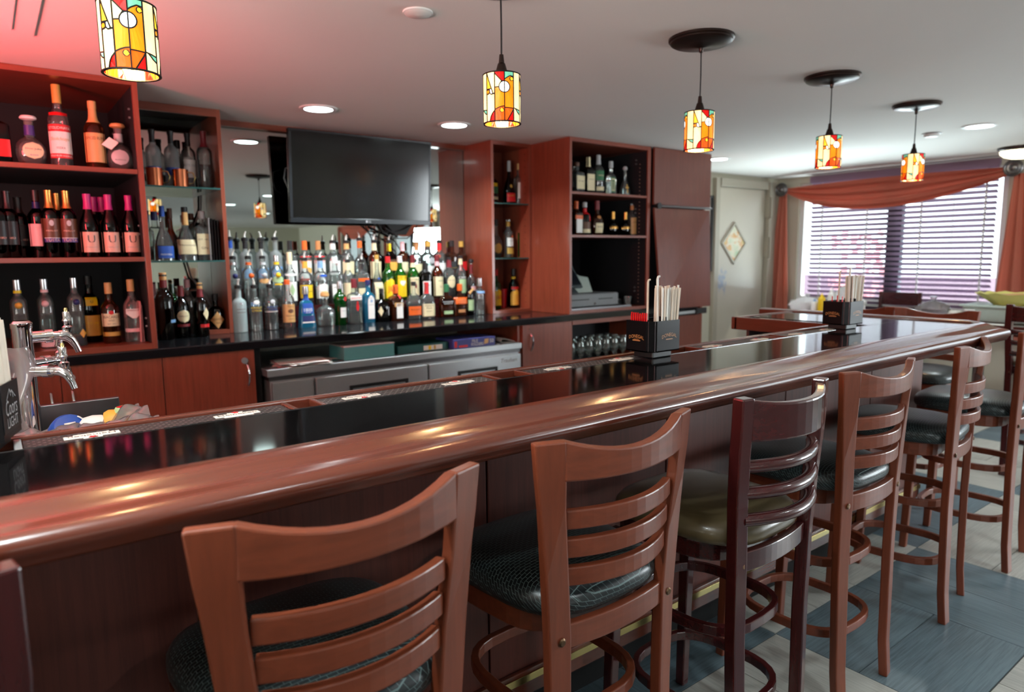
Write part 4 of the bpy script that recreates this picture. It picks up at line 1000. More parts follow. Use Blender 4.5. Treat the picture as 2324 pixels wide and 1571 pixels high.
for k in range(150):
    c = Vector((rnd.uniform(-0.5, 0.27), rnd.uniform(YS0+0.05, YS1-0.08), 0.845+0.10*rnd.random())); s = rnd.uniform(0.012, 0.018)
    q = [Vector(p)*s for p in ((-1, -1, -1), (1, -1, -1), (1, 1, -1), (-1, 1, -1), (-1, -1, 1), (1, -1, 1), (1, 1, 1), (-1, 1, 1))]
    rm = Matrix.Rotation(rnd.random()*3, 3, 'X') @ Matrix.Rotation(rnd.random()*3, 3, 'Z'); mb.hexa([c+rm@p for p in q])
o = obj('ice_cubes', mb, 'g_frost', st_); o['kind'] = 'stuff'
t = thing('juice_bottle', 'round blue lid with white print lying in the ice bin', 'bottle', (0.135, 2.08, 0.950)); t.rotation_euler = (0.9, 0, 0.3)
obj('lid', MB().lathe([(0.046, -0.02), (0.048, 0.0), (0.046, 0.02), (0.04, 0.028), (0, 0.032)], 24), 'c_blue', t, True)
obj('bottle_neck', MB().lathe([(0.06, -0.07), (0.05, -0.03), (0.042, -0.02)], 20), 'white_plastic', t, True)
mb = MB()
for y in (-0.022, -0.008, 0.006): mb.box(-0.016, 0.010, y, y+0.008, 0.0325, 0.0335)
mb.tube([(0.03*math.cos(a)+0.004, 0.034*math.sin(a), 0.0325) for a in [math.radians(d2) for d2 in range(-50, 60, 12)]], 0.002, 5)
obj('print', mb, 'paper_white', t)
t = thing('juice_bottle', 'white juice bottle with an orange cap lying in the ice bin', 'bottle', (0.212, 2.06, 0.966)); t.rotation_euler = (0, PI/2-0.2, -0.25)
obj('body', MB().lathe([(0.022, -0.05), (0.030, -0.04), (0.031, -0.02), (0.026, 0.0), (0.020, 0.01)], 18), 'white_plastic', t, True)
obj('cap', MB().lathe([(0.03, 0.008), (0.034, 0.02), (0.027, 0.05), (0.014, 0.066), (0, 0.068)], 18), 'tray_yellow' if 0 else 'c_amber_l', t, True)
t = thing('fruit_wedge', 'red and green fruit piece on the plastic by the splash back', 'fruit', (0.262, 2.05, 0.992))
obj('flesh', MB().lathe([(0.0, -0.02), (0.02, -0.015), (0.027, 0.0), (0.02, 0.016), (0, 0.02)], 14), 'cup_red', t, True); obj('rind', MB().lathe([(0.0275, -0.003), (0.0285, 0.004), (0.021, 0.017)], 14, cap0=False, cap1=False), 'c_mint', t, True)
# chrome beer tower
tw = thing('beer_tower', 'chrome beer tap tower with three faucets behind the bar', 'beer tap', (0.062, 2.24, 0.84))
obj('column', MB().lathe([(0.045, 0), (0.045, 0.008), (0.026, 0.014), (0.024, 0.02), (0.024, 0.375), (0.026, 0.38), (0.026, 0.392), (0.02, 0.398)], 28), 'chrome', tw, True)
def faucet(z, ang, dy=0):
    f = obj('faucet', MB().tube([(0.02, 0, 0), (0.05, 0, 0)], 0.016, 16).tube([(0.05, 0, 0), (0.068, 0, 0)], 0.0185, 16).tube([(0.068, 0, 0), (0.085, 0, 0)], 0.012, 14)
            .tube([(0.082, 0, 0), (0.098, 0, 0.0), (0.112, 0, -0.014), (0.122, 0, -0.034), (0.127, 0, -0.05)], [0.014, 0.0165, 0.012, 0.009, 0.0085], 12), 'chrome', tw, True, loc=(0, 0, z), rot=(0, 0, ang))
    obj('lever', MB().lathe([(0.011, 0.008), (0.0135, 0.016), (0.0135, 0.022), (0.008, 0.026), (0.0085, 0.034), (0.012, 0.039), (0.009, 0.046), (0.0095, 0.062), (0.008, 0.064)], 16, (0.104, 0, 0)), 'chrome', f, True)
    obj('lever_tip', MB().lathe([(0.005, 0.063), (0.005, 0.072), (0.003, 0.075)], 10, (0.104, 0, 0)), 'brass', f, True)
faucet(0.352, 0.10); faucet(0.262, -0.65); faucet(0.278, 0.62)
t = thing('plastic_wrap', 'clear plastic film hanging down beside the beer tower', 'plastic film', (0.02, 2.12, 0.84))
obj('film', MB().grid(lambda u, v: (-0.05+0.09*u+0.02*math.sin(v*9), 0.02*math.sin(u*8+v*5), 0.34*v), 24, 40), 'g_bag', t, 60)

# ---------------------------------------------------------------- bottles
KIND = {  # profile (z, r) of unit height / unit radius, cross-section exponent, depth : width
 'round': ([(0, .93), (.012, 1), (.60, 1), (.65, .97), (.69, .86), (.72, .66), (.745, .44), (.77, .36), (.94, .34), (.945, .42), (1, .42)], 2, 1),
 'bordeaux': ([(0, .95), (.015, 1), (.62, 1), (.67, .93), (.71, .74), (.745, .5), (.775, .40), (.82, .37), (.97, .36), (.972, .40), (1, .39)], 2, 1),
 'burgundy': ([(0, .95), (.015, 1), (.48, 1), (.56, .93), (.64, .74), (.71, .54), (.78, .42), (.86, .37), (.95, .36), (.952, .41), (1, .40)], 2, 1),
 'spirit': ([(0, .94), (.015, 1), (.58, 1), (.64, .93), (.69, .72), (.73, .5), (.77, .41), (.9, .36), (1, .36)], 2, 1),
 'tall': ([(0, .93), (.015, 1), (.62, 1), (.67, .93), (.70, .74), (.73, .5), (.77, .4), (1, .36)], 2.6, 1),
 'slim': ([(0, .92), (.015, 1), (.70, .96), (.74, .88), (.78, .62), (.81, .45), (.86, .40), (1, .38)], 2.3, 1),
 'square': ([(0, .95), (.015, 1), (.62, 1), (.67, .96), (.70, .78), (.725, .5), (.75, .40), (.95, .35), (1, .37)], 6, .85),
 'orb': ([(0, .58), (.015, .66), (.10, .88), (.22, .99), (.34, 1), (.46, .9), (.55, .68), (.60, .42), (.63, .32), (.88, .30), (1, .30)], 2, .72),
 'squat': ([(0, .95), (.02, 1), (.46, 1), (.56, .93), (.63, .72), (.68, .42), (.71, .3), (.92, .29), (1, .31)], 4.5, .85),
 'flask': ([(0, .95), (.015, 1), (.48, 1), (.57, .93), (.64, .72), (.69, .40), (.72, .28), (.96, .25), (1, .28)], 3.2, .5),
 'wedge': ([(0, 1), (.02, 1), (.60, .74), (.66, .62), (.69, .42), (.71, .28), (1, .27)], 5, .62),
 'shaker': ([(0, .80), (.012, .84), (.50, .90), (.58, 1), (.66, 1), (.72, .8), (.765, .48), (.80, .36), (1, .34)], 2, 1),
 'taper': ([(0, .94), (.015, .96), (.62, 1), (.67, .94), (.71, .68), (.74, .44), (.77, .38), (1, .36)], 5, .8),
 'skirt': ([(0, 1), (.02, 1.0), (.22, .98), (.36, .86), (.50, .6), (.60, .36), (.66, .28), (1, .24)], 2.6, .75),
 'apothecary': ([(0, .95), (.02, 1), (.56, 1), (.64, .92), (.69, .62), (.72, .36), (.76, .3), (1, .34)], 2, 1),
 'square_short': ([(0, .97), (.015, 1), (.64, 1), (.69, .95), (.72, .7), (.75, .42), (.78, .34), (1, .36)], 7, 1),
}
def prof_r(P, z):
    for k in range(len(P)-1):
        if P[k][0] <= z <= P[k+1][0]:
            t2 = (z-P[k][0])/max(1e-9, P[k+1][0]-P[k][0]); return P[k][1]+(P[k+1][1]-P[k][1])*t2
    return P[-1][1]
SHAPES = {'rect': lambda t2: 1.0, 'oval': lambda t2: math.sqrt(max(0.0, 1-(2*t2-1)**2)), 'diamond': lambda t2: 1-abs(2*t2-1), 'arch': lambda t2: 1.0 if t2 < 0.7 else math.sqrt(max(0.0, 1-((t2-.7)/.3)**2))*.85+.15,
          'shield': lambda t2: min(1.0, 0.25+t2*1.6)}
def bot(x, y, z, kind, H, D, gm, label, grp=None, name='liquor_bottle', cap=None, liq=None, lb=(), neck=None, pour=False, rz=None, dot=None):
    P, ex, asp = KIND[kind]; Rr = D/2
    if rz is None: rz = random.uniform(-.12, .12)
    t = thing(name, label, 'bottle', (x, y, z+0.0005), rz, grp)
    n = 28 if ex > 3 else 22
    obj('glass_body', MB().lathe([(r*Rr, h*H) for h, r in P], n, ex=ex, asp=asp), gm, t, 35)
    def ysurf(px, pz, eps):
        r = prof_r(P, min(.999, max(.0, pz/H)))*Rr; q = min(.995, abs(px)/r)
        return -r*asp*(1-q**ex)**(1/ex)-eps
    if liq:
        mt, f = liq; Q = [(h, r) for h, r in P if h < f]; Q.append((f, prof_r(P, f)))
        obj('liquid', MB().lathe([(max(.001, r*Rr-0.0022), max(h*H, 0.006)) for h, r in Q], n, ex=ex, asp=asp), mt, t, 35)
    rt = P[-1][1]*Rr
    if neck:
        mt, a, b2 = neck; hs = [a+(b2-a)*k/5 for k in range(6)]
        obj('neck_foil', MB().lathe([(prof_r(P, h)*Rr+0.0009, h*H) for h in hs], 18, ex=ex if ex < 3 else 2, asp=1 if ex < 3 else 1), mt, t, 35)
    top = H
    if cap:
        mt, l, kf = cap; rc = rt*kf; base = H-l*0.75
        if kf >= 1.5: pr = [(rc*.55, H-.002), (rc, H+.004), (rc*1.02, H+l*.5), (rc*.85, H+l*.85), (rc*.4, H+l)]
        else: pr = [(rc, base), (rc*1.01, base+.002), (rc, base+l-.002), (rc*.9, base+l)]
        obj('cap', MB().lathe(pr, 18), mt, t, 35); top = pr[-1][1]
    if pour:
        obj('pourer', MB().lathe([(rt*1.25, H-.012), (rt*1.28, H+.004), (rt*.8, H+.010)], 14), 'black', t, 35)
        dx = random.uniform(-.006, .006)
        obj('spout', MB().tube([(0, 0, H+.008), (0, 0, H+.022), (dx, -.004, H+.036), (dx*2, -.01, H+.046)], [.007, .006, .0045, .004], 8), 'straw_white' if pour == 'w' else 'steel', t, True)
    for e in lb:
        mt, z0, z1, wf, words = e[:5]; sh = SHAPES[e[5] if len(e) > 5 else 'rect']; xo = e[6]*Rr if len(e) > 6 else 0.0
        hw2 = wf*Rr; nv = 10; nu = 10
        def fn(u, v):
            pz = (z0+(z1-z0)*v)*H; px = xo+(2*u-1)*hw2*max(.02, sh(v)); return (px, ysurf(px, pz, .0008), pz)
        l = obj('label', MB().grid(fn, nu, nv), mt, t, True)
        if words:
            groups = {}
            for wd in words: groups.setdefault(wd[1], []).append(wd)
            for mt2, ws in groups.items():
                mb = MB()
                for wd in ws:
                    word, _, zc, hh = wd[:4]; wmax = wd[4]*Rr*2 if len(wd) > 4 else None; sl = wd[5] if len(wd) > 5 else 0
                    text(mb, word, lambda u, v: (xo+u, ysurf(xo+u, zc*H+v, .0013), zc*H+v), hh*H, wmax, sl)
                obj('lettering', mb, mt2, l)
    if dot:
        mt, zf, rf = dot; yy = ysurf(0, zf*H, 0)
        obj('ball_emblem', MB().lathe([(rf*Rr*math.cos(a), rf*Rr*math.sin(a)) for a in [math.radians(d2) for d2 in range(-90, 91, 20)]], 16, (0, yy+.004, zf*H)), mt, t, True)
    return t
LT = lambda mt, w, zc, h, wid=None, sl=0: (w, mt, zc, h) if wid is None else (w, mt, zc, h, wid, sl)
def X(px, py, Y): return atY(px, py, Y).x
# --- wine shelves, upper shelf
y = 3.90; g = None
bot(X(-4, 366, y), y, ZS1, 'square_short', 0.25, 0.10, 'g_black', 'black bottle with an orange red label at the left edge of the top shelf', lb=[('c_red', .12, .42, .9, [])], rz=.1)
bot(X(73, 368, y), y, ZS1, 'orb', 0.205, 0.125, 'g_clear', 'round clear tequila bottle with a blue neck band on the top shelf', liq=('l_clear', .45), cap=('white_plastic', .02, 1.75), neck=('c_violet', .66, .88),
    lb=[('c_cream', .14, .50, .66, [LT('c_navy', 'Don Julio', .35, .05, .5), LT('c_blue', 'BLANCO', .22, .03, .25)], 'oval')], rz=.2)
bot(X(142, 373, y), y, ZS1, 'spirit', 0.355, 0.09, 'g_clear', 'tall clear vodka bottle with red and white label and gold cap', cap=('c_gold', .085, 1.12), liq=('l_clear', .55),
    lb=[('c_white', .17, .45, .96, [LT('c_gold', 'Stolichnaya', .35, .055, .8, .2), LT('c_black', 'VODKA', .24, .03, .4)]), ('c_red', .45, .54, .97, [LT('c_white', 'STOLICHNAYA', .495, .035, .9)]), ('c_red', .11, .17, .97, [LT('c_white', 'PREMIUM VODKA', .14, .025, .9)]), ('c_red', .655, .70, .8, [])])
bot(X(220, 377, y), y, ZS1, 'spirit', 0.31, 0.088, 'g_amber', 'dark rum bottle with a tan label on the top wine shelf', cap=('c_tan', .035, 1.15), neck=('c_tan', .70, .95), liq=('l_dark', .62),
    lb=[('c_tan', .10, .54, .96, [LT('c_brown', 'SPICED RUM', .46, .045, .8), ('U', 'c_brown', .3, .001)])])
t = bot(X(274, 380, y), y, ZS1, 'orb', 0.205, 0.125, 'g_clear', 'round clear tequila bottle with an orange stopper and hanging tag', liq=('l_clear', .45), cap=('c_tan', .022, 1.8), neck=('c_silver', .66, .86),
    lb=[('c_silver', .12, .48, .6, [LT('c_black', 'BLANCO', .24, .03, .35)], 'oval')], rz=-.1)
obj('hang_tag', MB().prism([(-.075, -.05, .115), (-.035, -.055, .092), (-.002, -.05, .128), (-.04, -.046, .152)], (0, -.001, .0005)), 'paper_white', t)
# --- wine shelves, middle shelf
z = ZS2
wb = dict(name='wine_bottle')
for k, (px, Y, H) in enumerate([(5, 3.88, .30), (28, 3.90, .30), (52, 3.97, .28)]):
    bot(X(px, 584, Y), Y, z, 'bordeaux', H, .078, 'g_black', ['black wine bottle at the left edge of the middle shelf', 'black wine bottle with thin white label lines, second on the middle shelf', 'shorter black wine bottle set back, third on the middle shelf'][k],
        neck=('c_black', .74, 1.0), lb=[('c_black', .2, .55, .9, [LT('c_pinkcream', 'EST. 1853', .3, .03, .6)])], **wb)
bot(X(93, 583, 3.92), 3.92, z, 'bordeaux', .30, .076, 'g_black', 'dark wine bottle with a plain pink label on the middle shelf', cap=('c_black', .05, 1.1), neck=('c_navy', .76, .86), lb=[('c_peach', .18, .52, .95, [('VODKA', 'c_pinkcream', .46, .02)])], **wb)
for px, l in ((122, 'gold foiled red wine with violet banner, left of its twin'), (161, 'gold foiled red wine with violet banner, right of its twin')):
    bot(X(px, 584, 3.88), 3.88, z, 'bordeaux', .31, .076, 'g_dark', l, 'gold foiled wines on the middle shelf', neck=('gold_foil', .74, 1.0), liq=('l_dark', .7),
        lb=[('c_brown', .3, .58, .95, [LT('c_pinkcream', 'MERLOT', .40, .022, .6)]), ('c_violet', .23, .29, .98, [LT('c_pinkcream', 'TUSTA', .26, .04, .75)]), ('c_white', .29, .297, .98, []), ('c_silver', .47, .56, .25, [], 'oval')], rz=.05, **wb)
bot(X(140, 580, 4.05), 4.05, z, 'bordeaux', .31, .076, 'g_dark', 'gold foiled wine bottle standing behind the violet banner pair', neck=('gold_foil', .74, 1.0), **wb)
for px, l in ((208, 'red wine with magenta foil and large U label, leftmost of three'), (255, 'red wine with magenta foil and large U label, middle of three'), (301, 'red wine with magenta foil and large U label beside the cabinet side')):
    bot(X(px, 580, 3.88), 3.88, z, 'burgundy', .30, .08, 'g_black', l, 'magenta foiled wines in front', neck=('c_magenta', .76, 1.0),
        lb=[('c_pinkcream', .08, .40, .98, [LT('c_black', 'U', .29, .12), LT('c_grey', 'MERLOT', .16, .022, .6)])], rz=.05, **wb)
for px, l in ((222, 'magenta foiled wine behind the leftmost U bottle'), (240, 'magenta foiled wine behind the middle U bottle')):
    bot(X(px, 575, 4.05), 4.05, z, 'burgundy', .30, .08, 'g_black', l, 'magenta foiled wines behind', neck=('c_magenta', .76, 1.0), **wb)
# --- wine shelves, lower shelf
z = ZS3; y = 3.93
bot(X(52, 785, y), y, z, 'slim', .315, .072, 'g_clear', 'tall clear vodka bottle with an orange ball emblem, orange drink inside', cap=('c_foil', .05, 1.15), neck=('c_yellow', .84, .88), liq=('l_orange', .42), dot=('c_amber_l', .66, .42), lb=[('c_amber_l', .30, .44, .8, [LT('c_orange', 'CIROC', .37, .04, .6)])])
bot(X(113, 787, y), y, z, 'slim', .315, .072, 'g_clear', 'tall clear vodka bottle with a white ball emblem on the lower shelf', cap=('c_foil', .05, 1.15), neck=('c_peach', .84, .88), liq=('l_clear', .5), dot=('c_peach', .67, .42), lb=[('c_peach', .02, .22, .98, [])])
bot(X(180, 787, y), y, z, 'slim', .318, .072, 'g_clear', 'tall clear vodka bottle with a blue ball emblem on the lower shelf', cap=('c_foil', .05, 1.1), liq=('l_blue', .14), dot=('c_navy', .67, .40), lb=[('c_amber_l', .12, .26, .42, [], 'diamond', .45)])
bot(X(212, 777, 4.06), 4.06, z, 'tall', .325, .084, 'g_dark', 'dark liqueur bottle with yellow neck label behind the blue emblem bottle', cap=('c_black', .045, 1.25), lb=[('c_yellow', .57, .70, .62, [LT('c_brown', 'U', .63, .04)]), ('c_amber_l', .10, .42, .96, [('EST. 1853', 'c_yellow', .3, .03, .6)])])
bot(X(256, 779, y), y, z, 'spirit', .288, .08, 'g_amber', 'gold rum bottle with a cream label and red emblem', cap=('c_tan', .055, 1.15), liq=('l_dark', .64), lb=[('c_cream', .30, .52, .96, [LT('c_brown', 'BACARDI', .46, .045, .8), LT('c_brown', 'GOLD', .40, .03, .35), LT('c_brown', 'EST. 1853', .34, .02, .45)]), ('c_gold', .13, .20, .96, []), ('c_red', .50, .57, .28, [], 'oval')])
bot(X(307, 778, y), y, z, 'spirit', .30, .084, 'g_clear', 'clear vodka bottle with a silver red label beside pink folders', cap=('c_tan', .06, 1.15), liq=('l_clear', .4), lb=[('c_white', .40, .56, .8, [LT('c_darkred', 'SMIRNOFF', .535, .03, .7)], 'shield'), ('c_peach', .17, .23, .95, [])])
t = thing('paper_folder', 'pink paper folders leaning against the cabinet side on the lower shelf', 'folders', (0.606, 3.95, z))
for k in range(3): obj('folder', MB().box(-.0015, .0015, -.09, .12, 0, .205-.01*k), 'paper_pink', t, loc=(-.012+.008*k, 0.01*k, 0.0005), rot=(0, .04-.02*k, 0))
# --- glass shelf niche
y = 4.36; z = ZB1
for px, py, l in ((352, 415, 'frosted vodka bottle with black cap, leftmost on the top glass shelf'), (394, 418, 'frosted vodka bottle with black cap, second on the top glass shelf')):
    bot(X(px, py, y+.06), y+.06, z, 'round', .325, .08, 'g_frost_light', l, 'frosted vodka pair in the niche', neck=('c_black', .78, 1.0), lb=[('c_blue', .22, .36, .95, [])])
bot(X(432, 420, y+.06), y+.06, z, 'round', .322, .08, 'g_clear', 'clear vodka bottle with white label on the top glass shelf', neck=('c_black', .77, 1.0), lb=[('c_white', .2, .52, .8, [LT('c_grey', 'KETEL ONE', .42, .04, .8), ('U', 'c_red', .3, .03)])])
bot(X(468, 421, y), y, z, 'bordeaux', .33, .085, 'g_clear', 'red sealed bottle of dark red liquor on the top glass shelf', neck=('c_darkred', .72, 1.0), liq=('l_red', .42))
bot(X(408, 415, 4.52), 4.52, z, 'bordeaux', .28, .07, 'g_clear', 'shorter clear bottle hidden behind the frosted vodka pair', cap=('c_black', .05, 1.2))
def mug(px, Y, l):
    t = thing('copper_mug', l, 'mug', (X(px, 424, Y), Y, ZB1+.0005), random.uniform(-.2, .2), 'copper mugs')
    obj('cup', MB().lathe([(.040, 0), (.042, .002), (.043, .098), (.041, .098), (.039, .004)], 28, cap1=True), 'copper', t, 35)
    obj('handle', MB().tube([(.042, 0, .085), (.066, -.002, .082), (.076, -.003, .055), (.066, -.002, .024), (.042, 0, .018)], .0035, 8), 'brass', t, True)
mug(353, 4.31, 'copper mug on the top glass shelf, the left one'); mug(411, 4.31, 'copper mug on the top glass shelf, the right one')
z = ZB2; y = 4.36
bot(X(375, 590, y), y, z, 'skirt', .295, .105, 'g_clear', 'cognac bottle with a blue label and blue neck on the middle glass shelf', cap=('c_blue', .06, 1.15), liq=('l_dark', .3), lb=[('c_blue', .05, .28, .8, [LT('c_white', 'MARTELL', .12, .03, .6)])])
bot(X(426, 592, y), y, z, 'skirt', .30, .12, 'g_clear', 'pear shaped cognac bottle with a cream label on the middle glass shelf', neck=('c_tan', .68, .97), cap=('c_black', .03, 1.2), liq=('l_bourbon', .26), lb=[('c_cream', .12, .40, .86, [LT('c_brown', 'Hennessy', .29, .05, .7)])])
bot(X(464, 592, y), y, z, 'square_short', .275, .088, 'g_clear', 'square clear gin bottle with a large cream label beside dark menus', cap=('c_silver', .045, 1.25), lb=[('c_cream', .12, .56, .85, [LT('c_brown', 'GIN', .26, .05, .4), ('EST. 1853', 'c_brown', .44, .03, .7)])])
bot(X(357, 588, 4.45), 4.45, z, 'square', .27, .08, 'g_clear', 'clear bottle with navy cap behind the blue labelled cognac', cap=('c_navy', .05, 1.3))
bot(X(392, 588, 4.47), 4.47, z, 'skirt', .29, .1, 'g_amber', 'amber bottle with dark cap behind the blue labelled cognac', cap=('c_brown', .06, 1.2), liq=('l_bourbon', .5))
bot(X(440, 588, 4.5), 4.5, z, 'spirit', .27, .075, 'g_clear', 'small capped bottle behind the square gin bottle', cap=('c_brown', .04, 1.2))
for k in range(4):
    t = thing('menu_book', 'dark menu folder standing at the right end of the middle glass shelf', 'menu', (1.065+.016*k, 4.36, z+.0005), -.05, 'dark menus in the niche')
    obj('cover', MB().box(-.0035, .0035, -.06, .14, 0, .245-.004*k), 'cab_black' if k else 'c_grey', t); obj('pages', MB().box(-.0025, .0025, -.058, .137, .003, .241-.004*k), 'paper_white', t)
z = ZC; y = 4.20
bot(X(380, 772, y-.02), y-.02, z, 'bordeaux', .36, .098, 'g_olive', 'large half empty dark wine bottle with a cork on the counter', cap=('c_tan', .04, 1.0), neck=('c_wine', .80, .96), liq=('l_dark', .5), lb=[('c_ltblue', .26, .31, .35, [], 'rect', .6)], **wb)
bot(X(417, 764, y), y, z, 'bordeaux', .295, .076, 'g_olive', 'dark wine bottle with a shield shaped cream label on the counter', neck=('c_wine', .80, 1.0), lb=[('c_cream', .30, .54, .86, [('MERLOT', 'c_brown', .42, .03, .6)], 'oval'), ('c_darkred', .22, .27, .9, [])], **wb)
bot(X(460, 758, y), y, z, 'bordeaux', .30, .076, 'g_olive', 'opened green wine bottle with a pointed cream label on the counter', cap=('c_tan', .035, 1.0), neck=('c_darkred', .76, .93), liq=('l_yellow', .62), lb=[('c_cream', .32, .56, .5, [], 'diamond', .5), ('c_red', .18, .24, .7, [], 'rect', .25)], **wb)
bot(X(492, 744, 4.33), 4.33, z, 'apothecary', .225, .095, 'g_black', 'squat black gin bottle with a diamond label in the niche corner', cap=('c_black', .04, 1.15), lb=[('c_tan', .14, .58, .8, [LT('c_brown', "HENDRICK'S", .38, .05, .62), ('GIN', 'c_brown', .28, .04)], 'diamond')])
bot(X(398, 760, 4.42), 4.42, z, 'bordeaux', .30, .076, 'g_emerald', 'bright green wine bottle behind the pair on the counter', **wb)
bot(X(432, 755, 4.45), 4.45, z, 'bordeaux', .31, .076, 'g_clear', 'clear rose bottle with a pink cap behind the pair on the counter', cap=('c_peach', .05, 1.15), liq=('l_bourbon', .4), **wb)
bot(X(356, 765, 4.43), 4.43, z, 'bordeaux', .30, .076, 'g_olive', 'wine bottle hidden behind the large half empty one', neck=('c_wine', .76, 1.0), **wb)
# --- riser steps and the bottles of the back counter
RZ1, RZ2 = 1.085, 1.205
rs = thing('bottle_riser', 'stepped riser holding the rows of bottles against the mirror', 'riser')
obj('lower_step', MB().box(1.155, 3.04, 4.325, 4.425, ZC+.001, RZ1), 'mahogany_x', rs, bev=.002)
obj('upper_step', MB().box(1.155, 3.04, 4.4255, 4.58, ZC+.001, RZ2), 'mahogany_x', rs, bev=.002)
y = 4.275; z = ZC
def F(px, *a, **k): return bot(X(px, 740, y), y, z, *a, **k)
F(546, 'round', .275, .082, 'g_white', 'opaque white frosted vodka bottle with pourer, first in the front row', pour='w', lb=[('c_foil', .60, .66, .22, [], 'oval'), ('c_grey', .43, .45, .6, []), ('c_grey', .50, .52, .6, [])])
F(582, 'round', .275, .08, 'g_clear', 'clear vodka bottle with yellow lettering in the front row', pour='w', lb=[('c_white', .60, .69, .42, [], 'oval'), ('g_clear', .42, .56, .9, [LT('c_yellow', 'ABSOLUT', .525, .042, .82), LT('c_yellow', 'CITRON', .46, .042, .7)])])
F(617, 'round', .275, .082, 'g_clear', 'clear vodka bottle with blue lettering, front row, half full', pour='w', liq=('l_dark', .40), lb=[('c_silver', .60, .69, .36, [], 'oval'), ('g_clear', .42, .56, .9, [LT('c_blue', 'ABSOLUT', .525, .042, .82), LT('c_blue', 'VODKA', .465, .042, .66)]), ('c_white', .41, .435, .98, [])])
F(656, 'spirit', .30, .082, 'g_clear', 'clear vodka bottle with a tan paper label and copper cap', cap=('c_orange', .03, 1.2), lb=[('c_tan', .14, .52, .97, [LT('c_brown', "Tito's", .47, .05, .5, .2), LT('c_brown', 'Handmade', .28, .04, .72, .1), LT('c_brown', 'VODKA', .21, .025, .4)]), ('c_brown', .33, .42, .45, [], 'oval')])
F(697, 'wedge', .25, .11, 'g_blue', 'blue trapezoid tequila bottle with white numerals', cap=('c_foil', .05, 1.35), neck=('c_blue', .70, .85), liq=('l_blue', .55), lb=[('c_blue', .36, .62, .62, [LT('c_white', '1800', .45, .085, .5), LT('c_white', 'SILVER', .38, .025, .3)]), ('c_navy', .16, .30, .72, []), ('c_white', .12, .15, .75, [])])
F(740, 'squat', .19, .105, 'g_clear', 'squat clear tequila bottle with a round wooden stopper', cap=('c_tan', .035, 1.7), liq=('l_clear', .5), lb=[])
F(774, 'shaker', .275, .088, 'g_emerald', 'green gin bottle with a white label and red seal', cap=('c_foil', .05, 1.2), lb=[('c_white', .18, .42, .66, [LT('c_grey', 'Tanqueray', .34, .045, .5, .2)], 'rect', .3), ('c_red', .57, .68, .28, [], 'oval', .45)])
F(807, 'square', .285, .088, 'g_clear', 'clear gin bottle with a red guard emblem and burgundy cap', cap=('c_darkred', .06, 1.2), liq=('l_clear', .5), pour=None, lb=[('c_white', .56, .66, .9, [LT('c_red', 'BEEFEATER', .61, .04, .75)]), ('c_red', .30, .50, .22, [], 'oval', .15), ('c_red', .44, .53, .12, [], 'rect', .15)])
F(838, 'taper', .28, .078, 'g_blue', 'bright blue square gin bottle with an arched white label', cap=('c_navy', .035, 1.2), liq=('l_blue', .1), lb=[('c_white', .10, .66, .64, [LT('c_navy', 'BOMBAY', .60, .026, .42), LT('c_navy', 'Sapphire', .44, .024, .45, .1)], 'arch', .15), ('c_ltblue', .49, .57, .28, [], 'oval', .15)], rz=.05)
F(868, 'squat', .22, .092, 'g_black', 'squat black bottle with a white diamond label on its side', cap=('c_black', .03, 1.1), lb=[('c_cream', .18, .50, .4, [], 'diamond', -.55), ('c_silver', .2, .46, .07, [], 'rect', .72)])
F(900, 'square_short', .235, .088, 'g_amber', 'square dark orange liqueur bottle with a white label and red ribbon', cap=('c_orange', .06, 1.2), liq=('l_dark', .6), lb=[('c_white', .08, .52, .55, [], 'rect', .2), ('c_tan', .42, .54, .75, [LT('c_brown', 'COINTREAU', .48, .03, .6)], 'rect', .1), ('c_red', .66, .78, .12, [], 'rect', .3)])
F(941, 'flask', .26, .108, 'g_clear', 'flask shaped bourbon bottle with an orange label', cap=('c_black', .03, 1.2), liq=('l_bourbon', .42), lb=[('c_orange', .12, .36, .88, [LT('c_brown', 'BULLEIT', .27, .04, .6)])])
F(970, 'squat', .255, .104, 'g_clear', 'squat bourbon bottle with red dipped wax neck and cream label', neck=('c_red', .70, 1.0), cap=('c_red', .02, 1.05), liq=('l_whiskey', .72), lb=[('c_cream', .07, .42, .92, [LT('c_brown', "Maker's", .37, .045, .6, .1), LT('c_brown', 'Mark', .30, .05, .42, .1), LT('c_brown', 'WHISKY', .21, .03, .4)])])
F(1015, 'flask', .225, .118, 'g_amber', 'flask bourbon bottle with white lettering and green strip label', cap=('c_green', .055, 1.25), liq=('l_bourbon', .62), lb=[('c_mint', .10, .20, .62, []), ('l_bourbon', .4, .6, .9, [LT('c_white', 'WOODFORD', .50, .04, .75), LT('c_white', 'RESERVE', .44, .03, .6)])])
F(1045, 'flask', .225, .118, 'g_amber', 'flask bourbon bottle with a salmon label, beside the tagged bottle', cap=('c_orange', .05, 1.25), liq=('l_bourbon', .62), lb=[('c_orange', .40, .62, .96, [LT('c_tan', 'WOODFORD', .54, .04, .7), LT('c_tan', 'RESERVE', .46, .03, .6)]), ('c_bronze_t', .12, .22, .5, [])])
t = F(1067, 'spirit', .27, .064, 'g_dark', 'slim dark bottle with a pale label and tan neck tag', cap=('c_black', .05, 1.2), lb=[('c_mint', .14, .44, .8, [('EST. 1853', 'c_grey', .3, .02, .6)])])
obj('neck_tag', MB().prism([(-.04, -.04, .175), (-.03, -.045, .16), (.012, -.042, .195), (.004, -.038, .208)], (0, -.001, 0)), 'c_tan', t)
F(1090, 'round', .26, .082, 'g_clear', 'clear vodka bottle with a silver cap and blue shoulder, last of the front row', cap=('c_foil', .06, 1.2), liq=('l_clear', .12), lb=[('c_ltblue', .62, .69, .9, [])])
y = 4.375; z = RZ1
MIDG = 'bottles on the lower riser step'
def Fm(px, *a, **k): return bot(X(px, 655, y), y, z, *a, **k)
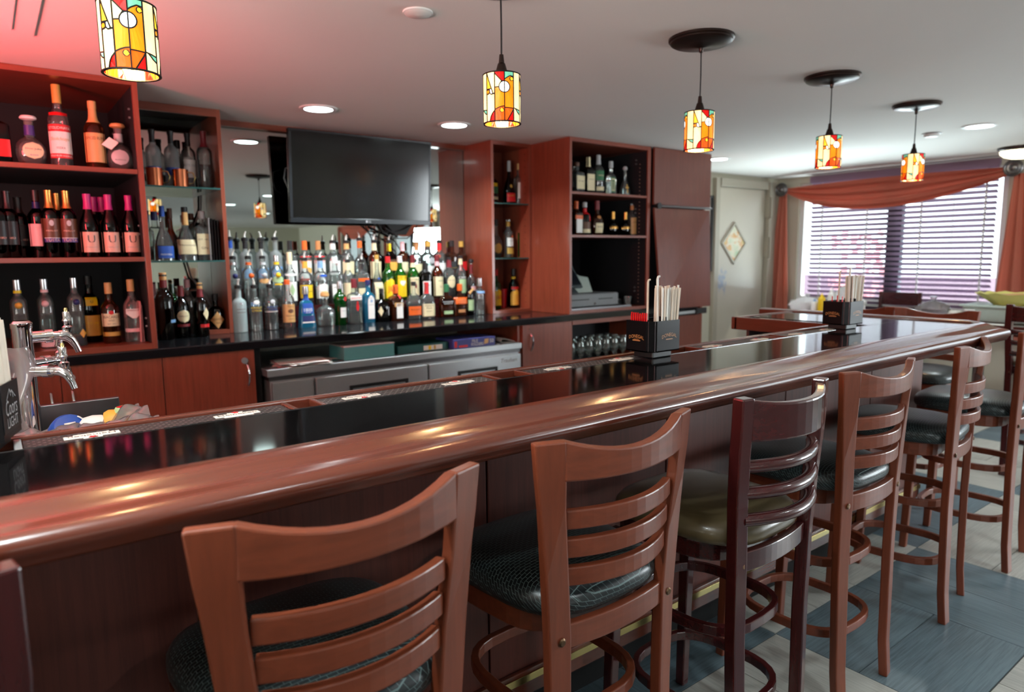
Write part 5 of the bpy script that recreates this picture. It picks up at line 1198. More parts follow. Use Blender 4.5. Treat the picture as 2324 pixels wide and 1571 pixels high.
for px, c, lq, l in ((532, 'c_navy', 'l_clear', 'tall clear bottle with a navy ball emblem on the lower step'), (567, 'c_orange', 'l_clear', 'tall clear bottle with an orange ball emblem on the lower step'), (599, 'c_silver', 'l_clear', 'tall clear bottle with a silver ball emblem on the lower step'), (630, 'c_yellow', 'l_clear', 'tall clear bottle with a yellow ball and green grapes label')):
    e = [('c_ltblue', .05, .12, .7, [])]
    if c == 'c_yellow': e = [('c_mint', .48, .62, .95, [], 'oval'), ('c_yellow', .44, .47, .6, [])]
    if c == 'c_silver': e = [('c_tan', .48, .58, .8, [], 'oval')]
    Fm(px, 'slim', .315, .08, 'g_clear', l, cap=None if c != 'c_yellow' else ('c_foil', .04, 1.2), pour='w' if c != 'c_yellow' else False, liq=(lq, .55), dot=(c, .64, .40), neck=(c if c != 'c_navy' else 'c_foil', .85, .90), lb=e)
Fm(660, 'spirit', .325, .078, 'g_clear', 'clear bottle with a long cream cap and green plant label', cap=('c_cream', .075, 1.25), lb=[('c_white', .60, .64, .9, []), ('c_white', .10, .48, .95, []), ('c_mint', .20, .44, .5, [], 'diamond')])
Fm(694, 'tall', .30, .086, 'g_clear', 'gold tequila bottle with a bright yellow label and pourer', pour='w', neck=('c_amber_l', .80, .95), liq=('l_orange', .58), lb=[('c_yellow', .16, .44, .96, [LT('c_brown', 'Jose Cuervo', .3, .05, .85)])])
Fm(729, 'tall', .30, .086, 'g_clear', 'silver tequila bottle with a white arched label and pourer', pour='w', neck=('c_ltblue', .80, .95), liq=('l_clear', .5), lb=[('c_white', .14, .46, .96, [LT('c_grey', 'Jose Cuervo', .3, .045, .8), LT('c_grey', 'SILVER', .40, .025, .5)], 'arch'), ('c_blue', .60, .66, .6, [], 'oval')])
Fm(762, 'square', .30, .084, 'g_clear', 'square bottle with a white neck band and black bordered label', cap=('c_white', .04, 1.25), lb=[('c_white', .10, .44, .85, [LT('c_black', 'JIM BEAM', .36, .045, .7)])])
Fm(791, 'spirit', .285, .084, 'g_clear', 'pale bottle with cream neck and body labels behind the guard gin', pour='w', neck=('c_cream', .78, .95), liq=('l_clear', .5), lb=[('c_cream', .10, .48, .95, [])])
Fm(823, 'square', .285, .086, 'g_clear', 'clear bottle with a black neck tag and orange fruit label', pour='w', neck=('c_black', .72, .93), liq=('l_dark', .3), lb=[('c_orange', .50, .58, .9, []), ('c_cream', .16, .34, .9, [])])
Fm(857, 'skirt', .315, .095, 'g_clear', 'pale yellow gin bottle with a cream label behind the blue gin', cap=('c_gold', .03, 1.3), neck=('c_cream', .86, .96), liq=('l_yellow', .5), lb=[('c_cream', .05, .42, .72, [LT('c_green', "Seagram's", .30, .04, .6, .1), ('GIN', 'c_green', .2, .03)]), ('c_blue', .48, .53, .18, [], 'oval')])
Fm(882, 'spirit', .30, .086, 'g_green', 'green whisky bottle with a yellow label and red letters', cap=('c_red', .045, 1.15), lb=[('c_yellow', .06, .52, .96, [LT('c_red', 'J&B', .26, .16, .62)], 'arch')])
Fm(909, 'spirit', .30, .088, 'g_green', 'green whisky bottle with a yellow sailing ship label and white cap', cap=('c_white', .045, 1.15), lb=[('c_yellow', .08, .58, .97, [LT('c_brown', 'CUTTY SARK', .53, .035, .8)]), ('c_white', .34, .46, .5, [], 'shield')])
Fm(938, 'spirit', .305, .086, 'g_green', 'green whiskey bottle with a cream label and burgundy neck', cap=('c_wine', .055, 1.1), neck=('c_cream', .76, .86), lb=[('c_cream', .10, .52, .97, [LT('c_green', 'JAMESON', .46, .045, .85)]), ('c_darkred', .26, .38, .18, [], 'oval')])
Fm(965, 'square', .28, .08, 'g_dark', 'dark square whiskey bottle with a long black neck seal', neck=('c_black', .70, 1.0), liq=('l_bourbon', .6), lb=[('c_white', .08, .46, .8, [LT('c_black', 'DICKEL', .36, .045, .6)])])
Fm(993, 'spirit', .305, .088, 'g_amber', 'amber whiskey bottle with a cream label and striped neck strip', cap=('c_wine', .045, 1.15), neck=('c_peach', .78, .92), liq=('l_bourbon', .6), lb=[('c_cream', .06, .52, .96, [LT('c_green', 'WHISKY', .42, .04, .5, .2), ('U', 'c_darkred', .28, .05)])])
Fm(1020, 'tall', .295, .084, 'g_clear', 'dark liqueur bottle with a round cream label and red neck', cap=('c_black', .02, 1.2), neck=('c_darkred', .76, .97), liq=('l_dark', .5), lb=[('c_cream', .24, .56, .78, [('EST. 1853', 'c_brown', .44, .03, .6)], 'oval')])
Fm(1046, 'spirit', .305, .082, 'g_clear', 'red bitter bottle with a pale green label and white lettering', cap=('c_black', .02, 1.25), neck=('c_cream', .80, .95), liq=('l_red', .2), lb=[('c_black', .44, .52, .98, [LT('c_white', 'CAMPARI', .48, .06, .85)]), ('c_mint', .10, .44, .8, [])])
Fm(1070, 'orb', .255, .085, 'g_clear', 'small rounded bottle with a black neck at the end of the lower step', cap=('c_black', .03, 1.6), neck=('c_wine', .68, .95), liq=('l_dark', .4), lb=[('c_peach', .18, .3, .6, [])])
y = 4.50; z = RZ2
def Fb(px, *a, **k): return bot(X(px, 590, y), y, z, *a, **k)
Fb(524, 'round', .315, .08, 'g_frost_light', 'frosted bottle with a bright blue capsule on the upper step', neck=('c_blue', .80, 1.0), pour='w')
for px, l in ((558, 'tall frosted vodka with a lettered black capsule, left one on the upper step'), (594, 'tall frosted vodka with a lettered black capsule, right one on the upper step')):
    Fb(px, 'round', .31, .082, 'g_frost_light', l, 'frosted vodkas with black capsules', neck=('c_black', .80, 1.0), pour='w', lb=[('c_ltblue', .2, .4, .9, [])])
Fb(626, 'round', .315, .082, 'g_frost_light', 'tall frosted vodka with a bare neck and pourer on the upper step', pour='w', lb=[('c_ltblue', .2, .42, .9, [])])
Fb(659, 'tall', .30, .084, 'g_clear', 'clear vodka bottle with a dark red capsule and white label', neck=('c_black', .80, 1.0), lb=[('c_white', .12, .56, .95, [])])
Fb(692, 'tall', .30, .084, 'g_clear', 'clear vodka bottle with a bright orange capsule and fruit label', neck=('c_orange', .80, 1.0), lb=[('c_white', .12, .56, .95, []), ('c_orange', .50, .57, .97, []), ('c_amber_l', .26, .42, .5, [], 'oval', .3), ('c_red', .635, .66, .9, [])])
Fb(723, 'tall', .30, .084, 'g_clear', 'clear vodka bottle with a bronze capsule and red topped label', neck=('c_bronze_t', .80, 1.0), lb=[('c_white', .12, .56, .95, []), ('c_red', .50, .57, .97, []), ('c_red', .635, .66, .9, [])])
Fb(756, 'tall', .295, .09, 'g_clear', 'clear gin bottle with a white neck band and red heart label', neck=('c_white', .82, .96), pour='w', lb=[('c_white', .24, .56, .9, [('GIN', 'c_grey', .5, .03)]), ('c_red', .44, .52, .2, [], 'oval')])
Fb(787, 'tall', .295, .092, 'g_clear', 'clear rum bottle with a brown neck band and cream label', neck=('c_tan', .82, .96), pour='w', lb=[('c_cream', .24, .54, .9, [])])
Fb(817, 'orb', .315, .105, 'g_clear', 'round shouldered clear bottle with an orange neck band and pourer', neck=('c_orange', .80, .95), pour='w', liq=('l_clear', .4))
Fb(850, 'spirit', .30, .092, 'g_amber', 'amber rum bottle with a cream neck and label on the upper step', neck=('c_cream', .78, .95), pour='w', liq=('l_bourbon', .62), lb=[('c_cream', .12, .52, .95, [])])
Fb(884, 'squat', .30, .105, 'g_dark', 'dark brown coffee liqueur bottle with a yellow neck label', neck=('c_yellow', .76, .94), pour='w', lb=[('c_amber_l', .3, .5, .9, []), ('c_brown', .5, .56, .9, [])])
Fb(914, 'bordeaux', .295, .08, 'g_amber', 'amber bottle with a cream label behind the yellow ship bottle', neck=('c_peach', .78, 1.0), liq=('l_bourbon', .6), lb=[('c_cream', .14, .5, .95, [])])
Fb(946, 'bordeaux', .29, .08, 'g_clear', 'clear bottle with a striped orange capsule on the upper step', neck=('c_bronze_t', .80, 1.0), lb=[('c_cream', .14, .46, .95, [])])
Fb(972, 'tall', .29, .098, 'g_clear', 'broad clear rum bottle with a gold cap and round white label', cap=('c_gold', .04, 1.3), lb=[('c_silver', .46, .62, .55, [], 'oval'), ('c_white', .08, .4, .7, [])])
Fb(997, 'tall', .30, .09, 'g_clear', 'clear bottle with a red neck band, white label and pourer', neck=('c_red', .78, .95), pour='w', lb=[('c_white', .1, .46, .8, [])])
Fb(1026, 'square', .295, .08, 'g_amber', 'square scotch bottle with a slanted black and gold label', cap=('c_black', .045, 1.25), liq=('l_bourbon', .6), lb=[('c_black', .28, .5, .97, []), ('c_gold', .32, .35, .97, [])])
Fb(1047, 'square', .29, .08, 'g_amber', 'square scotch bottle with a gold cap and bright red label', cap=('c_gold', .045, 1.3), liq=('l_whiskey', .66), lb=[('c_red', .26, .5, .97, [])])
# --- right niche
y = 4.36
bot(X(1116, 452, y), y, ZC1, 'square', .26, .085, 'g_dark', 'whiskey bottle with green and gold labels half hidden by the niche side', cap=('c_black', .04, 1.2), liq=('l_whiskey', .6), lb=[('c_green', .3, .5, .9, []), ('c_cream', .12, .2, .9, []), ('c_yellow', .5, .6, .7, [])])
bot(X(1156, 456, y), y, ZC1, 'skirt', .335, .10, 'g_black', 'matt dark cognac bottle with a red and gold label in the right niche', neck=('c_silver', .76, 1.0), lb=[('c_red', .06, .26, .8, [LT('c_gold', 'REMY MARTIN', .2, .03, .6)]), ('c_gold', .38, .46, .22, [], 'oval')])
bot(X(1178, 458, y), y, ZC1, 'taper', .31, .072, 'g_clear', 'slim clear bottle with a tan cap on the top niche shelf', cap=('c_tan', .05, 1.15), lb=[('c_white', .16, .56, .8, [])])
bot(X(1126, 578, y), y, ZC2, 'orb', .285, .11, 'g_clear', 'rounded scotch bottle with a gold label on the middle niche shelf', cap=('c_black', .05, 1.3), liq=('l_dark', .3), lb=[('c_gold', .12, .4, .62, [], 'oval')])
bot(X(1154, 582, y), y, ZC2, 'tall', .30, .076, 'g_clear', 'whisky bottle with a pale blue label and gold neck in the niche', neck=('c_gold', .82, .94), liq=('l_gold', .6), lb=[('c_white', .30, .52, .9, [('WHISKY', 'c_grey', .44, .03)]), ('c_gold', .1, .26, .9, [])])
bot(X(1186, 585, y), y, ZC2, 'tall', .315, .082, 'g_emerald', 'green scotch bottle with oval bronze label on the middle niche shelf', neck=('c_black', .84, 1.0), lb=[('c_bronze_t', .36, .56, .8, [], 'oval'), ('c_black', .39, .53, .66, [], 'oval'), ('c_grey', .16, .3, .85, [])])
z = ZC3
bot(X(1126, 704, y), y, z, 'spirit', .30, .086, 'g_green', 'second yellow labelled green whisky bottle, in the right niche', cap=('c_red', .05, 1.15), lb=[('c_yellow', .1, .52, .96, [LT('c_red', 'J&B', .3, .13, .62)], 'arch')])
t = thing('plastic_cup', 'tall red plastic cup in the right niche', 'cup', (X(1142, 698, 4.42), 4.42, z+.0005))
obj('cup', MB().lathe([(.026, 0), (.034, .15), (.036, .152), (.034, .15), (.026, .005)], 20), 'cup_red', t, 35); obj('rim', MB().tube([(.0355*math.cos(2*PI*k/20), .0355*math.sin(2*PI*k/20), .151) for k in range(20)], .002, 6, True), 'cup_red', t, True)
bot(X(1166, 699, y), y, z, 'spirit', .30, .084, 'g_dark', 'dark coffee liqueur bottle with yellow and red labels in the niche', cap=('c_black', .05, 1.2), neck=('c_yellow', .78, .83), lb=[('c_amber_l', .08, .50, .95, [('WHISKY', 'c_yellow', .4, .05, .6)], 'arch'), ('c_red', .50, .57, .9, [])])
bot(X(1189, 698, y), y, z, 'tall', .31, .086, 'g_dark', 'brown hazelnut liqueur bottle with two yellow labels in the niche', cap=('c_black', .05, 1.2), lb=[('c_yellow', .55, .70, .6, [('U', 'c_brown', .63, .03)]), ('c_yellow', .08, .44, .96, [LT('c_brown', 'FRANGELICO', .38, .035, .75)])])
bot(X(1178, 694, 4.50), 4.50, z, 'spirit', .31, .08, 'g_clear', 'bottle with a yellow capsule standing behind the niche pair', neck=('c_yellow', .8, 1.0))
# --- register cabinet shelves
y = 3.93; z = ZD1
D1 = 'bottles above the register'
bot(X(1308, 429, y), y, z, 'square_short', .225, .10, 'g_clear', 'square bourbon bottle with a cream label at the left of the top black shelf', cap=('c_brown', .03, 1.3), liq=('l_bourbon', .2), lb=[('c_cream', .14, .58, .9, [('EST. 1853', 'c_brown', .4, .04, .6)])])
bot(X(1335, 431, y), y, z, 'square', .28, .086, 'g_dark', 'whiskey bottle with a long cream capsule and cream label', neck=('c_cream', .74, 1.0), liq=('l_bourbon', .6), lb=[('c_cream', .1, .54, .9, [('WHISKY', 'c_brown', .4, .03, .6)])])
bot(X(1358, 434, y), y, z, 'spirit', .305, .088, 'g_clear', 'tall bourbon bottle with a green label on the top black shelf', neck=('c_silver', .76, 1.0), liq=('l_dark', .45), lb=[('c_green', .36, .60, .95, [('WHISKY', 'c_cream', .48, .04, .7)]), ('c_cream', .1, .2, .9, [])])
bot(X(1386, 436, y), y, z, 'flask', .255, .105, 'g_clear', 'pale bottle with a dark green framed label on the top black shelf', cap=('c_silver', .05, 1.2), liq=('l_clear', .4), lb=[('c_green', .1, .56, .5, [], 'rect'), ('c_cream', .14, .52, .38, []), ('c_green', .18, .48, .3, [])])
bot(X(1418, 438, y), y, z, 'skirt', .21, .09, 'g_clear', 'small clear decanter with a gold cross and silver stopper', cap=('c_silver', .03, 1.7), liq=('l_clear', .4), lb=[('c_gold', .12, .46, .1, []), ('c_gold', .3, .36, .35, [])])
z = ZD2
bot(X(1307, 527, y), y, z, 'square_short', .245, .085, 'g_amber', 'square orange liqueur bottle with a white label above the register', cap=('c_orange', .06, 1.2), liq=('l_dark', .5), lb=[('c_white', .08, .5, .7, []), ('c_orange', .5, .62, .9, [])])
bot(X(1327, 528, y), y, z, 'apothecary', .245, .09, 'g_dark', 'squat brown bottle with a red ribbon seal above the register', cap=('c_silver', .04, 1.2), neck=('c_red', .66, .85), lb=[('c_cream', .08, .2, .9, []), ('c_brown', .2, .42, .9, []), ('c_red', .44, .66, .14, [], 'rect', .4)])
bot(X(1355, 530, y), y, z, 'orb', .27, .115, 'g_amber', 'rounded brandy bottle with a cream label and red seal', neck=('c_darkred', .74, 1.0), liq=('l_dark', .5), lb=[('c_cream', .08, .36, .62, [('WHISKY', 'c_brown', .25, .05, .5)]), ('c_bronze_t', .48, .58, .3, [], 'oval')])
for px, l in ((1391, 'dark orange liqueur orb with a gold band, left of its twin'), (1419, 'dark orange liqueur orb with a gold band, right of its twin')):
    bot(X(px, 532, y), y, z, 'orb', .19, .10, 'g_black', l, 'gold banded orbs', neck=('gold_foil', .70, 1.0), lb=[('gold_foil', .30, .40, .95, [])])
bot(X(1434, 531, y), y, z, 'tall', .265, .072, 'g_clear', 'slim tequila bottle with a gold label beside the twin orbs', neck=('c_bronze_t', .80, .93), liq=('l_gold', .5), lb=[('c_tan', .06, .56, .92, [('SILVER', 'c_brown', .42, .04, .6)])])
# --- cash register
t = thing('cash_register', 'grey touch screen cash register on a steel cash drawer', 'cash register', (3.80, 4.0, ZD3))
obj('base_plate', MB().box(-.33, .36, -.17, .25, .0005, .012), 'steel_dark', t)
obj('cash_drawer', MB().box(-.33, .265, -.10, .25, .014, .115), 'drawer_grey', t, bev=.004)
obj('drawer_front', MB().box(-.33, .265, -.112, -.1005, .018, .11), 'drawer_grey', t, bev=.003)
obj('drawer_slot', MB().box(-.25, -.06, -.1135, -.1125, .068, .074).box(.04, .2, -.1135, -.1125, .068, .074), 'void_black', t)
obj('drawer_lock', MB().tube([(0.0, -.112, .035), (0.0, -.118, .035)], .009, 12), 'chrome', t, True)
hd = MB().hexa([(-.33, -.02, .165), (-.03, -.02, .16), (-.03, .02, .15), (-.33, .02, .155), (-.33, .14, .45), (-.08, .14, .445), (-.08, .2, .43), (-.33, .2, .435)])
obj('monitor', hd, 'register', t, bev=.012, seg=3)
obj('screen', MB().hexa([(-.325, -.0255, .19), (-.06, -.0255, .186), (-.06, -.02, .186), (-.325, -.02, .19), (-.325, .128, .425), (-.105, .128, .42), (-.105, .134, .42), (-.325, .134, .425)]), 'screen_dark', t)
obj('stand', MB().hexa([(-.30, .0, .115), (-.06, .0, .115), (-.06, .2, .115), (-.30, .2, .115), (-.25, .06, .19), (-.1, .06, .19), (-.1, .16, .19), (-.25, .16, .19)]), 'register', t, bev=.006)
obj('printer', MB().hexa([(-.05, .05, .115), (.14, .05, .115), (.14, .2, .115), (-.05, .2, .115), (-.06, .1, .26), (.13, .1, .235), (.13, .2, .24), (-.06, .2, .33)]), 'bin_grey', t, bev=.006)
obj('cable', MB().tube([(-.19, .22, .42), (-.18, .26, .50), (-.19, .3, .56)], .004, 6), 'white_plastic', t, True)
t = thing('card_reader', 'small black card reader beside the cash drawer', 'card reader', (4.15, 4.02, ZD3)); t.rotation_euler = (0, 0, .4)
obj('body', MB().box(-.05, .05, -.07, .07, .0005, .045), 'black', t, bev=.012, seg=3); obj('keys', MB().box(-.03, .03, -.05, .0, .0452, .049), 'c_grey', t)
t = thing('glass_tumbler', 'clear tumbler on the black shelf beside the cash drawer', 'glass', (4.19, 3.90, ZD3+.0005))
obj('bowl', MB().lathe([(.025, 0), (.034, .075), (.032, .075), (.024, .006)], 20), 'g_clear', t, 35); obj('foot', MB().lathe([(.024, .0), (.024, .006)], 20), 'g_clear', t)
# --- stemmed glasses below the register
def wineglass(x, y, z):
    t = thing('wine_glass', 'clear stemmed glass standing in the cupboard below the register', 'glass', (x, y, z), 0, 'stemmed glasses in the cupboard')
    obj('bowl', MB().lathe([(.005, .085), (.022, .092), (.036, .115), (.040, .14), (.037, .175), (.033, .20), (.0318, .20), (.036, .174), (.0388, .14), (.035, .116), (.02, .094)], 18, cap0=False, cap1=False), 'g_clear', t, True)
    obj('stem', MB().lathe([(.006, .006), (.0038, .02), (.0036, .07), (.006, .087)], 8), 'g_clear', t, True)
    obj('foot', MB().lathe([(.034, 0), (.034, .002), (.006, .007)], 18), 'g_clear', t, True)
    return t
g0 = wineglass(3.52, 3.86, .5205)
for r in range(4):
    for c in range(8):
        if r or c: dup(g0, (3.52+.095*c+.02*(r % 2)+random.uniform(-.006, .006), 3.86+.095*r, .5205), random.random(), 'clear stemmed glass standing in the cupboard below the register')

# ---------------------------------------------------------------- window dressing
t = thing('venetian_blind', 'dark slatted venetian blind half closed over the wide window', 'blind')
BXp = 7.435; by0, by1 = 2.36, 4.15
sl_me = None; ns = 27; step = 0.0515; tz = math.radians(-35)
for k in range(ns):
    zz = 0.80+step*k
    if sl_me is None:
        c, s = math.cos(tz)*.025, math.sin(tz)*.025
        mb = MB().sheet(lambda u, v: (BXp+(2*u-1)*c, by0+(by1-by0)*v, (2*u-1)*s+.0025*(1-(2*u-1)**2)), 4, 1, .0028, (0, 0, 1))
        sl_me = mb.mesh('slat'); sl_me.materials.append(M['blind'])
    o = bpy.data.objects.new('slat', sl_me); COL.objects.link(o); o.parent = t; o.location = (0, 0, zz)
obj('head_rail', MB().box(BXp-.03, BXp+.03, by0, by1, 2.175, 2.225), 'blind', t, bev=.003)
obj('valance_board', MB().box(BXp-.042, BXp-.034, by0-.01, by1+.01, 2.15, 2.228), 'blind', t, bev=.002)
obj('bottom_rail', MB().box(BXp-.026, BXp+.026, by0, by1, .765, .785), 'blind', t, bev=.003)
for y in (4.02, 3.53, 3.0, 2.45):
    mb = MB().tube([(BXp-.027, y, .775), (BXp-.027, y, 2.18)], .0016, 5).tube([(BXp+.027, y, .775), (BXp+.027, y, 2.18)], .0016, 5).box(BXp-.004, BXp+.004, y-.006, y+.006, .78, 2.18)
    obj('ladder_cord', mb, 'white_plastic', t)
for k, y in enumerate((3.78, 2.7)):
    obj('pull_cord', MB().tube([(BXp-.035, y, 2.17), (BXp-.034, y+.004, 1.6), (BXp-.034, y, 1.25+.2*k)], .0022, 6), 'c_silver', t, True)
# swag and tails of terracotta scarf on two rosettes
t = thing('window_scarf', 'terracotta scarf valance draped over the wide window between two rosettes', 'curtain')
ry = [(4.44, 2.10), (2.20, 2.115)]
def swag(u, v):
    y = ry[0][0]+(ry[1][0]-ry[0][0])*u; dz = 4*u*(1-u)
    sag = (0.05*dz if v > .99 else 0)
    top = 2.115+0.015*u+0.02*dz; low = 2.085-0.25*(dz**0.9)*(1.0-0.35*(u-0.5)) ; z = top+(low-top)*v
    fold = 0.026*math.sin(v*17+u*2.5)*min(1, dz*2.5)+0.008*math.sin(v*43+u*5)*min(1, dz*2)+0.04*v*dz
    if dz < .12: fold *= dz/.12
    return (7.34-fold, y, z)
obj('swag', MB().sheet(swag, 48, 26, .004, (1, 0, 0)), 'curtain', t, True)
def tail(y0, wtop, wbot, zb, shift):
    def fn(u, v):
        w = wtop+(wbot-wtop)*v; y = y0+shift*v+(u-.5)*w
        return (7.36-0.028*math.sin(u*15.7)*(0.35+.65*v)-.01*v, y, 2.07-(2.07-zb)*v)
    return MB().sheet(fn, 40, 16, .004, (1, 0, 0))
obj('tail', tail(4.46, .09, .30, .58, .02), 'curtain', t, True)
obj('tail', tail(2.17, .10, .34, .58, -.02), 'curtain', t, True)
for y, z in ((4.46, 2.105), (2.22, 2.12)):
    mb = MB()
    ringp = [(.075, 0), (.078, .012), (.066, .02), (.06, .016), (.045, .024), (.03, .02), (.016, .03), (0, .032)]
    r = obj('rosette', MB().lathe(ringp, 28), 'steel_dark', t, True, loc=(7.325, y, z), rot=(0, -PI/2, 0))
    obj('post', MB().tube([(0, 0, -.13), (0, 0, 0)], .014, 10), 'bronze', r)
for wn, (a, b2) in enumerate(wins[1:]):
    t = thing('window_scarf', 'terracotta scarf over a dining room window seen only in the mirror', 'curtain', (0, 0, 0), 0, 'mirrored scarf valances')
    obj('swag', MB().sheet(lambda u, v: (7.38-.02*math.sin(v*14), b2+.05+(a-b2-.1)*u, 2.17-(.06+.3*4*u*(1-u))*v), 20, 10, .004, (1, 0, 0)), 'curtain', t, True)
    for y in (a-.08, b2+.08): obj('tail', MB().sheet(lambda u, v: (7.4-.02*math.sin(u*14), y+(u-.5)*(.1+.16*v), 2.15-1.5*v), 16, 4, .004, (1, 0, 0)), 'curtain', t, True)

# ---------------------------------------------------------------- tables by the window
def table(x0, x1, y0, y1, z, label):
    t = thing('dining_table', label, 'table', ((x0+x1)/2, (y0+y1)/2, 0), 0, 'tables by the window'); a, b2 = (x1-x0)/2, (y1-y0)/2
    obj('table_top', MB().box(-a, a, -b2, b2, z-.035, z), 'table_wood', t, bev=.006)
    obj('apron', MB().box(-a+.06, a-.06, -b2+.06, b2-.06, z-.085, z-.036), 'table_wood', t)
    obj('pedestal', MB().tube([(0, 0, .03), (0, 0, z-.08)], .04, 12).box(-a*.7, a*.7, -.04, .04, 0, .04).box(-.04, .04, -b2*.6, b2*.6, 0, .038), 'black', t)
    return t
TZ = .82
table(6.15, 6.85, 1.30, 2.90, TZ, 'dark table by the window holding the grey tub and yellow tray')
table(6.15, 6.85, 2.98, 3.82, TZ, 'dark table by the window holding the white bags and yellow bottle')
def on(px, py, Xp):
    d = _f + _r*((px-1162)/FPX) - _u*((py-785.5)/FPX); return d.y*Xp/d.x
t = thing('storage_tub', 'grey lidded plastic tub on the window table', 'tub', (6.5, 1.86, TZ+.001))
obj('tub', MB().hexa([(-.17, -.29, 0), (.17, -.29, 0), (.17, .29, 0), (-.17, .29, 0), (-.2, -.33, .12), (.2, -.33, .12), (.2, .33, .12), (-.2, .33, .12)]), 'bin_grey', t, bev=.012, seg=3)
obj('lid', MB().box(-.21, .21, -.345, .345, .121, .14), 'bin_grey', t, bev=.006)
t = thing('serving_tray', 'pale yellow scalloped serving tray on top of the grey tub', 'tray', (6.5, 1.78, TZ+.142))
def wave_ring(r, z, w): return [(r*.62*math.copysign(abs(math.cos(a))**.7, math.cos(a)), r*math.copysign(abs(math.sin(a))**.7, math.sin(a)), z+w*math.sin(a*14)) for a in [2*PI*k/56 for k in range(56)]]
obj('tray', MB().rings([wave_ring(.24, 0, 0), wave_ring(.36, .09, .006), wave_ring(.37, .092, .006), wave_ring(.245, .006, 0)]), 'tray_yellow', t, True)
obj('bread', MB().lathe([(.26, .05), (.24, .085), (.12, .098), (0, .1)], 24, (0, 0, 0), asp=1.0), 'c_tan', t, True).scale = (.7, 1.1, .9)
def bag(x, y, z, sx, sy, sz, lab, m='white_bag', nm='plastic_bag'):
    t = thing(nm, lab, 'bag', (x, y, z)); rnd = random.Random(int(y*100))
    ph = [rnd.uniform(0, 6) for _ in range(4)]
    def rr(a, h): return 1+.10*math.sin(3*a+ph[0]+h*4)+.07*math.sin(7*a+ph[1]-h*7)
    R = [[(sx*s*rr(a, h)*math.cos(a), sy*s*rr(a, h)*math.sin(a), sz*h) for a in [2*PI*k/28 for k in range(28)]] for h, s in ((0, .8), (.12, .98), (.4, 1), (.65, .86), (.85, .55), (1, .2))]
    obj('film', MB().rings(R), m, t, True)
    obj('knot', MB().lathe([(.012, sz-.01), (.02, sz+.015), (.03, sz+.035)], 10), m, t, True)
bag(6.35, 2.42, TZ+.048, .12, .13, .11, 'clear plastic bag of food in a dark bowl on the window table', 'g_bag', 'food_bag')
t = thing('bowl', 'low dark bowl under the clear food bag on the window table', 'bowl', (6.35, 2.42, TZ+.0005)); obj('bowl', MB().lathe([(.07, 0), (.09, .035), (.095, .05), (.09, .047), (.065, .01)], 24), 'c_brown', t, 35)
obj('foot_ring', MB().lathe([(.06, 0), (.065, .004)], 20), 'c_brown', t)
t = thing('paper_napkins', 'white crumpled napkins on a dish between the food bag and grey tub', 'napkins', (6.36, 2.24, TZ+.0005))
obj('dish', MB().lathe([(.05, 0), (.08, .02), (.078, .022), (.05, .006)], 20), 'white_plastic', t, 35)
for k in range(4): obj('napkin', MB().lathe([(.001, 0), (.035, .012), (.04, .035), (.02, .06), (.001, .065)], 7), 'paper_white', t, loc=(.035*math.cos(k*1.7), .04*math.sin(k*1.7), .018+.004*k), rot=(.3*k, .2, k))
t = thing('salt_jar', 'short clear jar with white contents beside the grey tub', 'jar', (6.30, 2.13, TZ+.0005)); obj('jar', MB().lathe([(.035, 0), (.04, .004), (.04, .085), (.036, .09)], 20), 'g_clear', t, 35); obj('contents', MB().lathe([(.036, .004), (.036, .065)], 18), 'white_plastic', t); obj('lid', MB().lathe([(.039, .09), (.039, .102)], 20), 'white_plastic', t)
t = thing('paper_sheet', 'white paper with a folded up corner lying on the window table', 'paper', (6.24, 2.0, TZ+.001)); 
obj('sheet', MB().sheet(lambda u, v: (-.08+.11*u, -.40+.6*v, .12*max(0, 1-abs((v-.2)/.22))**1.4*(1-.3*u)), 8, 40, .001, (0, 0, 1)), 'paper_white', t, True)
obj('under_sheet', MB().box(-.09, .03, -.4, .2, -.0008, -.0002), 'paper_grey', t)
t = thing('food_container', 'clear plastic food box at the right edge of the window table', 'container', (6.25, 1.47, TZ+.0005))
obj('box', MB().hexa([(-.08, -.12, 0), (.08, -.12, 0), (.08, .12, 0), (-.08, .12, 0), (-.09, -.10, .17), (.09, -.10, .17), (.09, .10, .17), (-.09, .10, .17)]), 'g_clear', t); obj('contents', MB().lathe([(.05, .01), (.07, .03), (.05, .07), (.01, .085)], 14), 'c_tan', t, True)
bag(6.45, 3.60, TZ+.001, .16, .16, .13, 'large white plastic bag lying on the table left of the yellow bottle')
bag(6.64, 3.30, TZ+.001, .12, .14, .25, 'tall white plastic bag against the bright window gap')
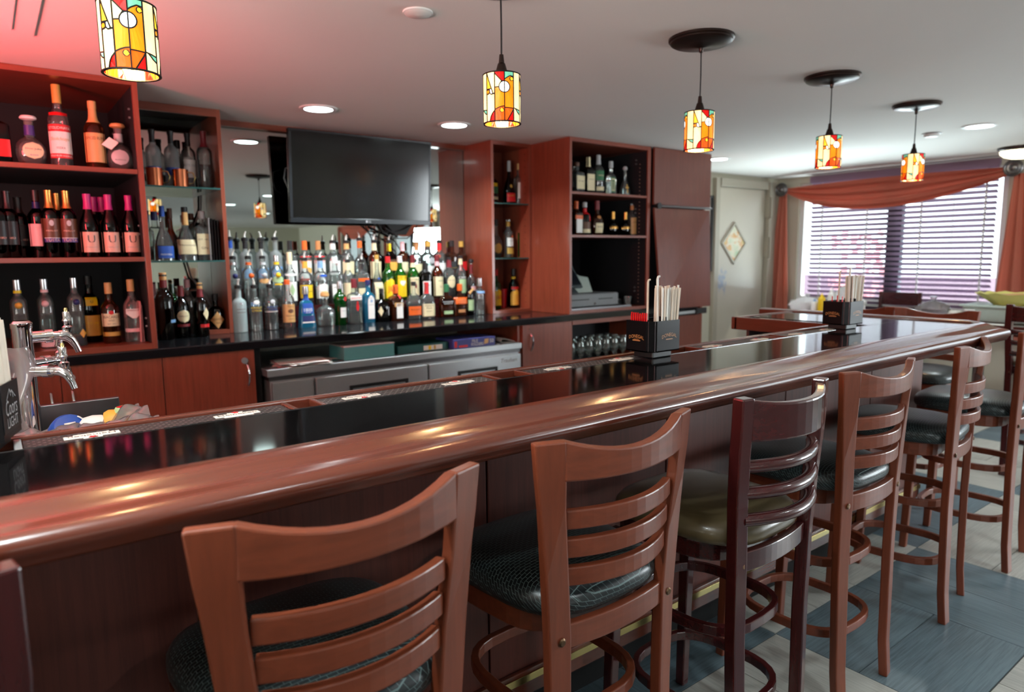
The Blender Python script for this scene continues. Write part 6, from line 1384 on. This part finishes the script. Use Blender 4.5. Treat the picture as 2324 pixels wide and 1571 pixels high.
def bottle2(x, y, m, lab, H, capm):
    t = thing('squeeze_bottle', lab, 'bottle', (x, y, TZ+.0005)); obj('body', MB().lathe([(.03, 0), (.034, .004), (.034, H*.68), (.026, H*.78), (.014, H*.82)], 18), m, t, 35)
    obj('cap', MB().lathe([(.018, H*.82), (.016, H*.87), (.006, H*.92), (.004, H)], 14), capm, t, 35)
bottle2(6.28, 3.36, 'c_yellow', 'yellow mustard squeeze bottle just left of the far straw caddy', .19, 'c_yellow')
bottle2(6.30, 3.44, 'white_plastic', 'small white squeeze bottle left of the yellow one', .13, 'c_ltblue'); bottle2(6.40, 3.33, 'white_plastic', 'tall white squeeze bottle behind the yellow one', .24, 'white_plastic')
t = thing('sugar_jar', 'white round jar on the table right of the far straw caddy', 'jar', (6.33, 3.02, TZ+.0005)); obj('jar', MB().lathe([(.036, 0), (.042, .006), (.042, .08), (.034, .1)], 20), 'white_plastic', t, 35); obj('lid', MB().lathe([(.05, .1), (.052, .125), (.03, .14), (0, .142)], 20), 'white_plastic', t, 35)
def chair(x, y, rz, label):
    t = thing('dining_chair', label, 'chair', (x, y, 0), rz)
    for sd in (-1, 1):
        obj('rear_post', MB().hexa([(sd*.19-.016, -.2, 0), (sd*.19+.016, -.2, 0), (sd*.19+.016, -.165, 0), (sd*.19-.016, -.165, 0), (sd*.185-.016, -.25, .99), (sd*.185+.016, -.25, .99), (sd*.185+.016, -.22, .99), (sd*.185-.016, -.22, .99)]), 'mahogany', t, bev=.004)
        obj('front_leg', MB().box(sd*.18-.017, sd*.18+.017, .16, .195, 0, .43), 'mahogany', t, bev=.003)
    for k in range(4): obj('back_slat', MB().bar([(-.17+.034*q, -.232+.012*k*0-.02*math.sin(PI*q/10), .93-.09*k-(.07 if k == 0 else .035), .985-.105*k if k == 0 else .93-.09*k) for q in range(11)], -.008, .008), 'mahogany_x', t, bev=.002)
    obj('seat', MB().box(-.2, .2, -.19, .2, .43, .475), 'smooth_vinyl', t, bev=.015, seg=3)
    obj('seat_rail', MB().box(-.19, .19, -.18, .19, .39, .43), 'mahogany_x', t)
chair(7.02, 3.07, PI/2, 'dark dining chair between the table and the slatted blind')
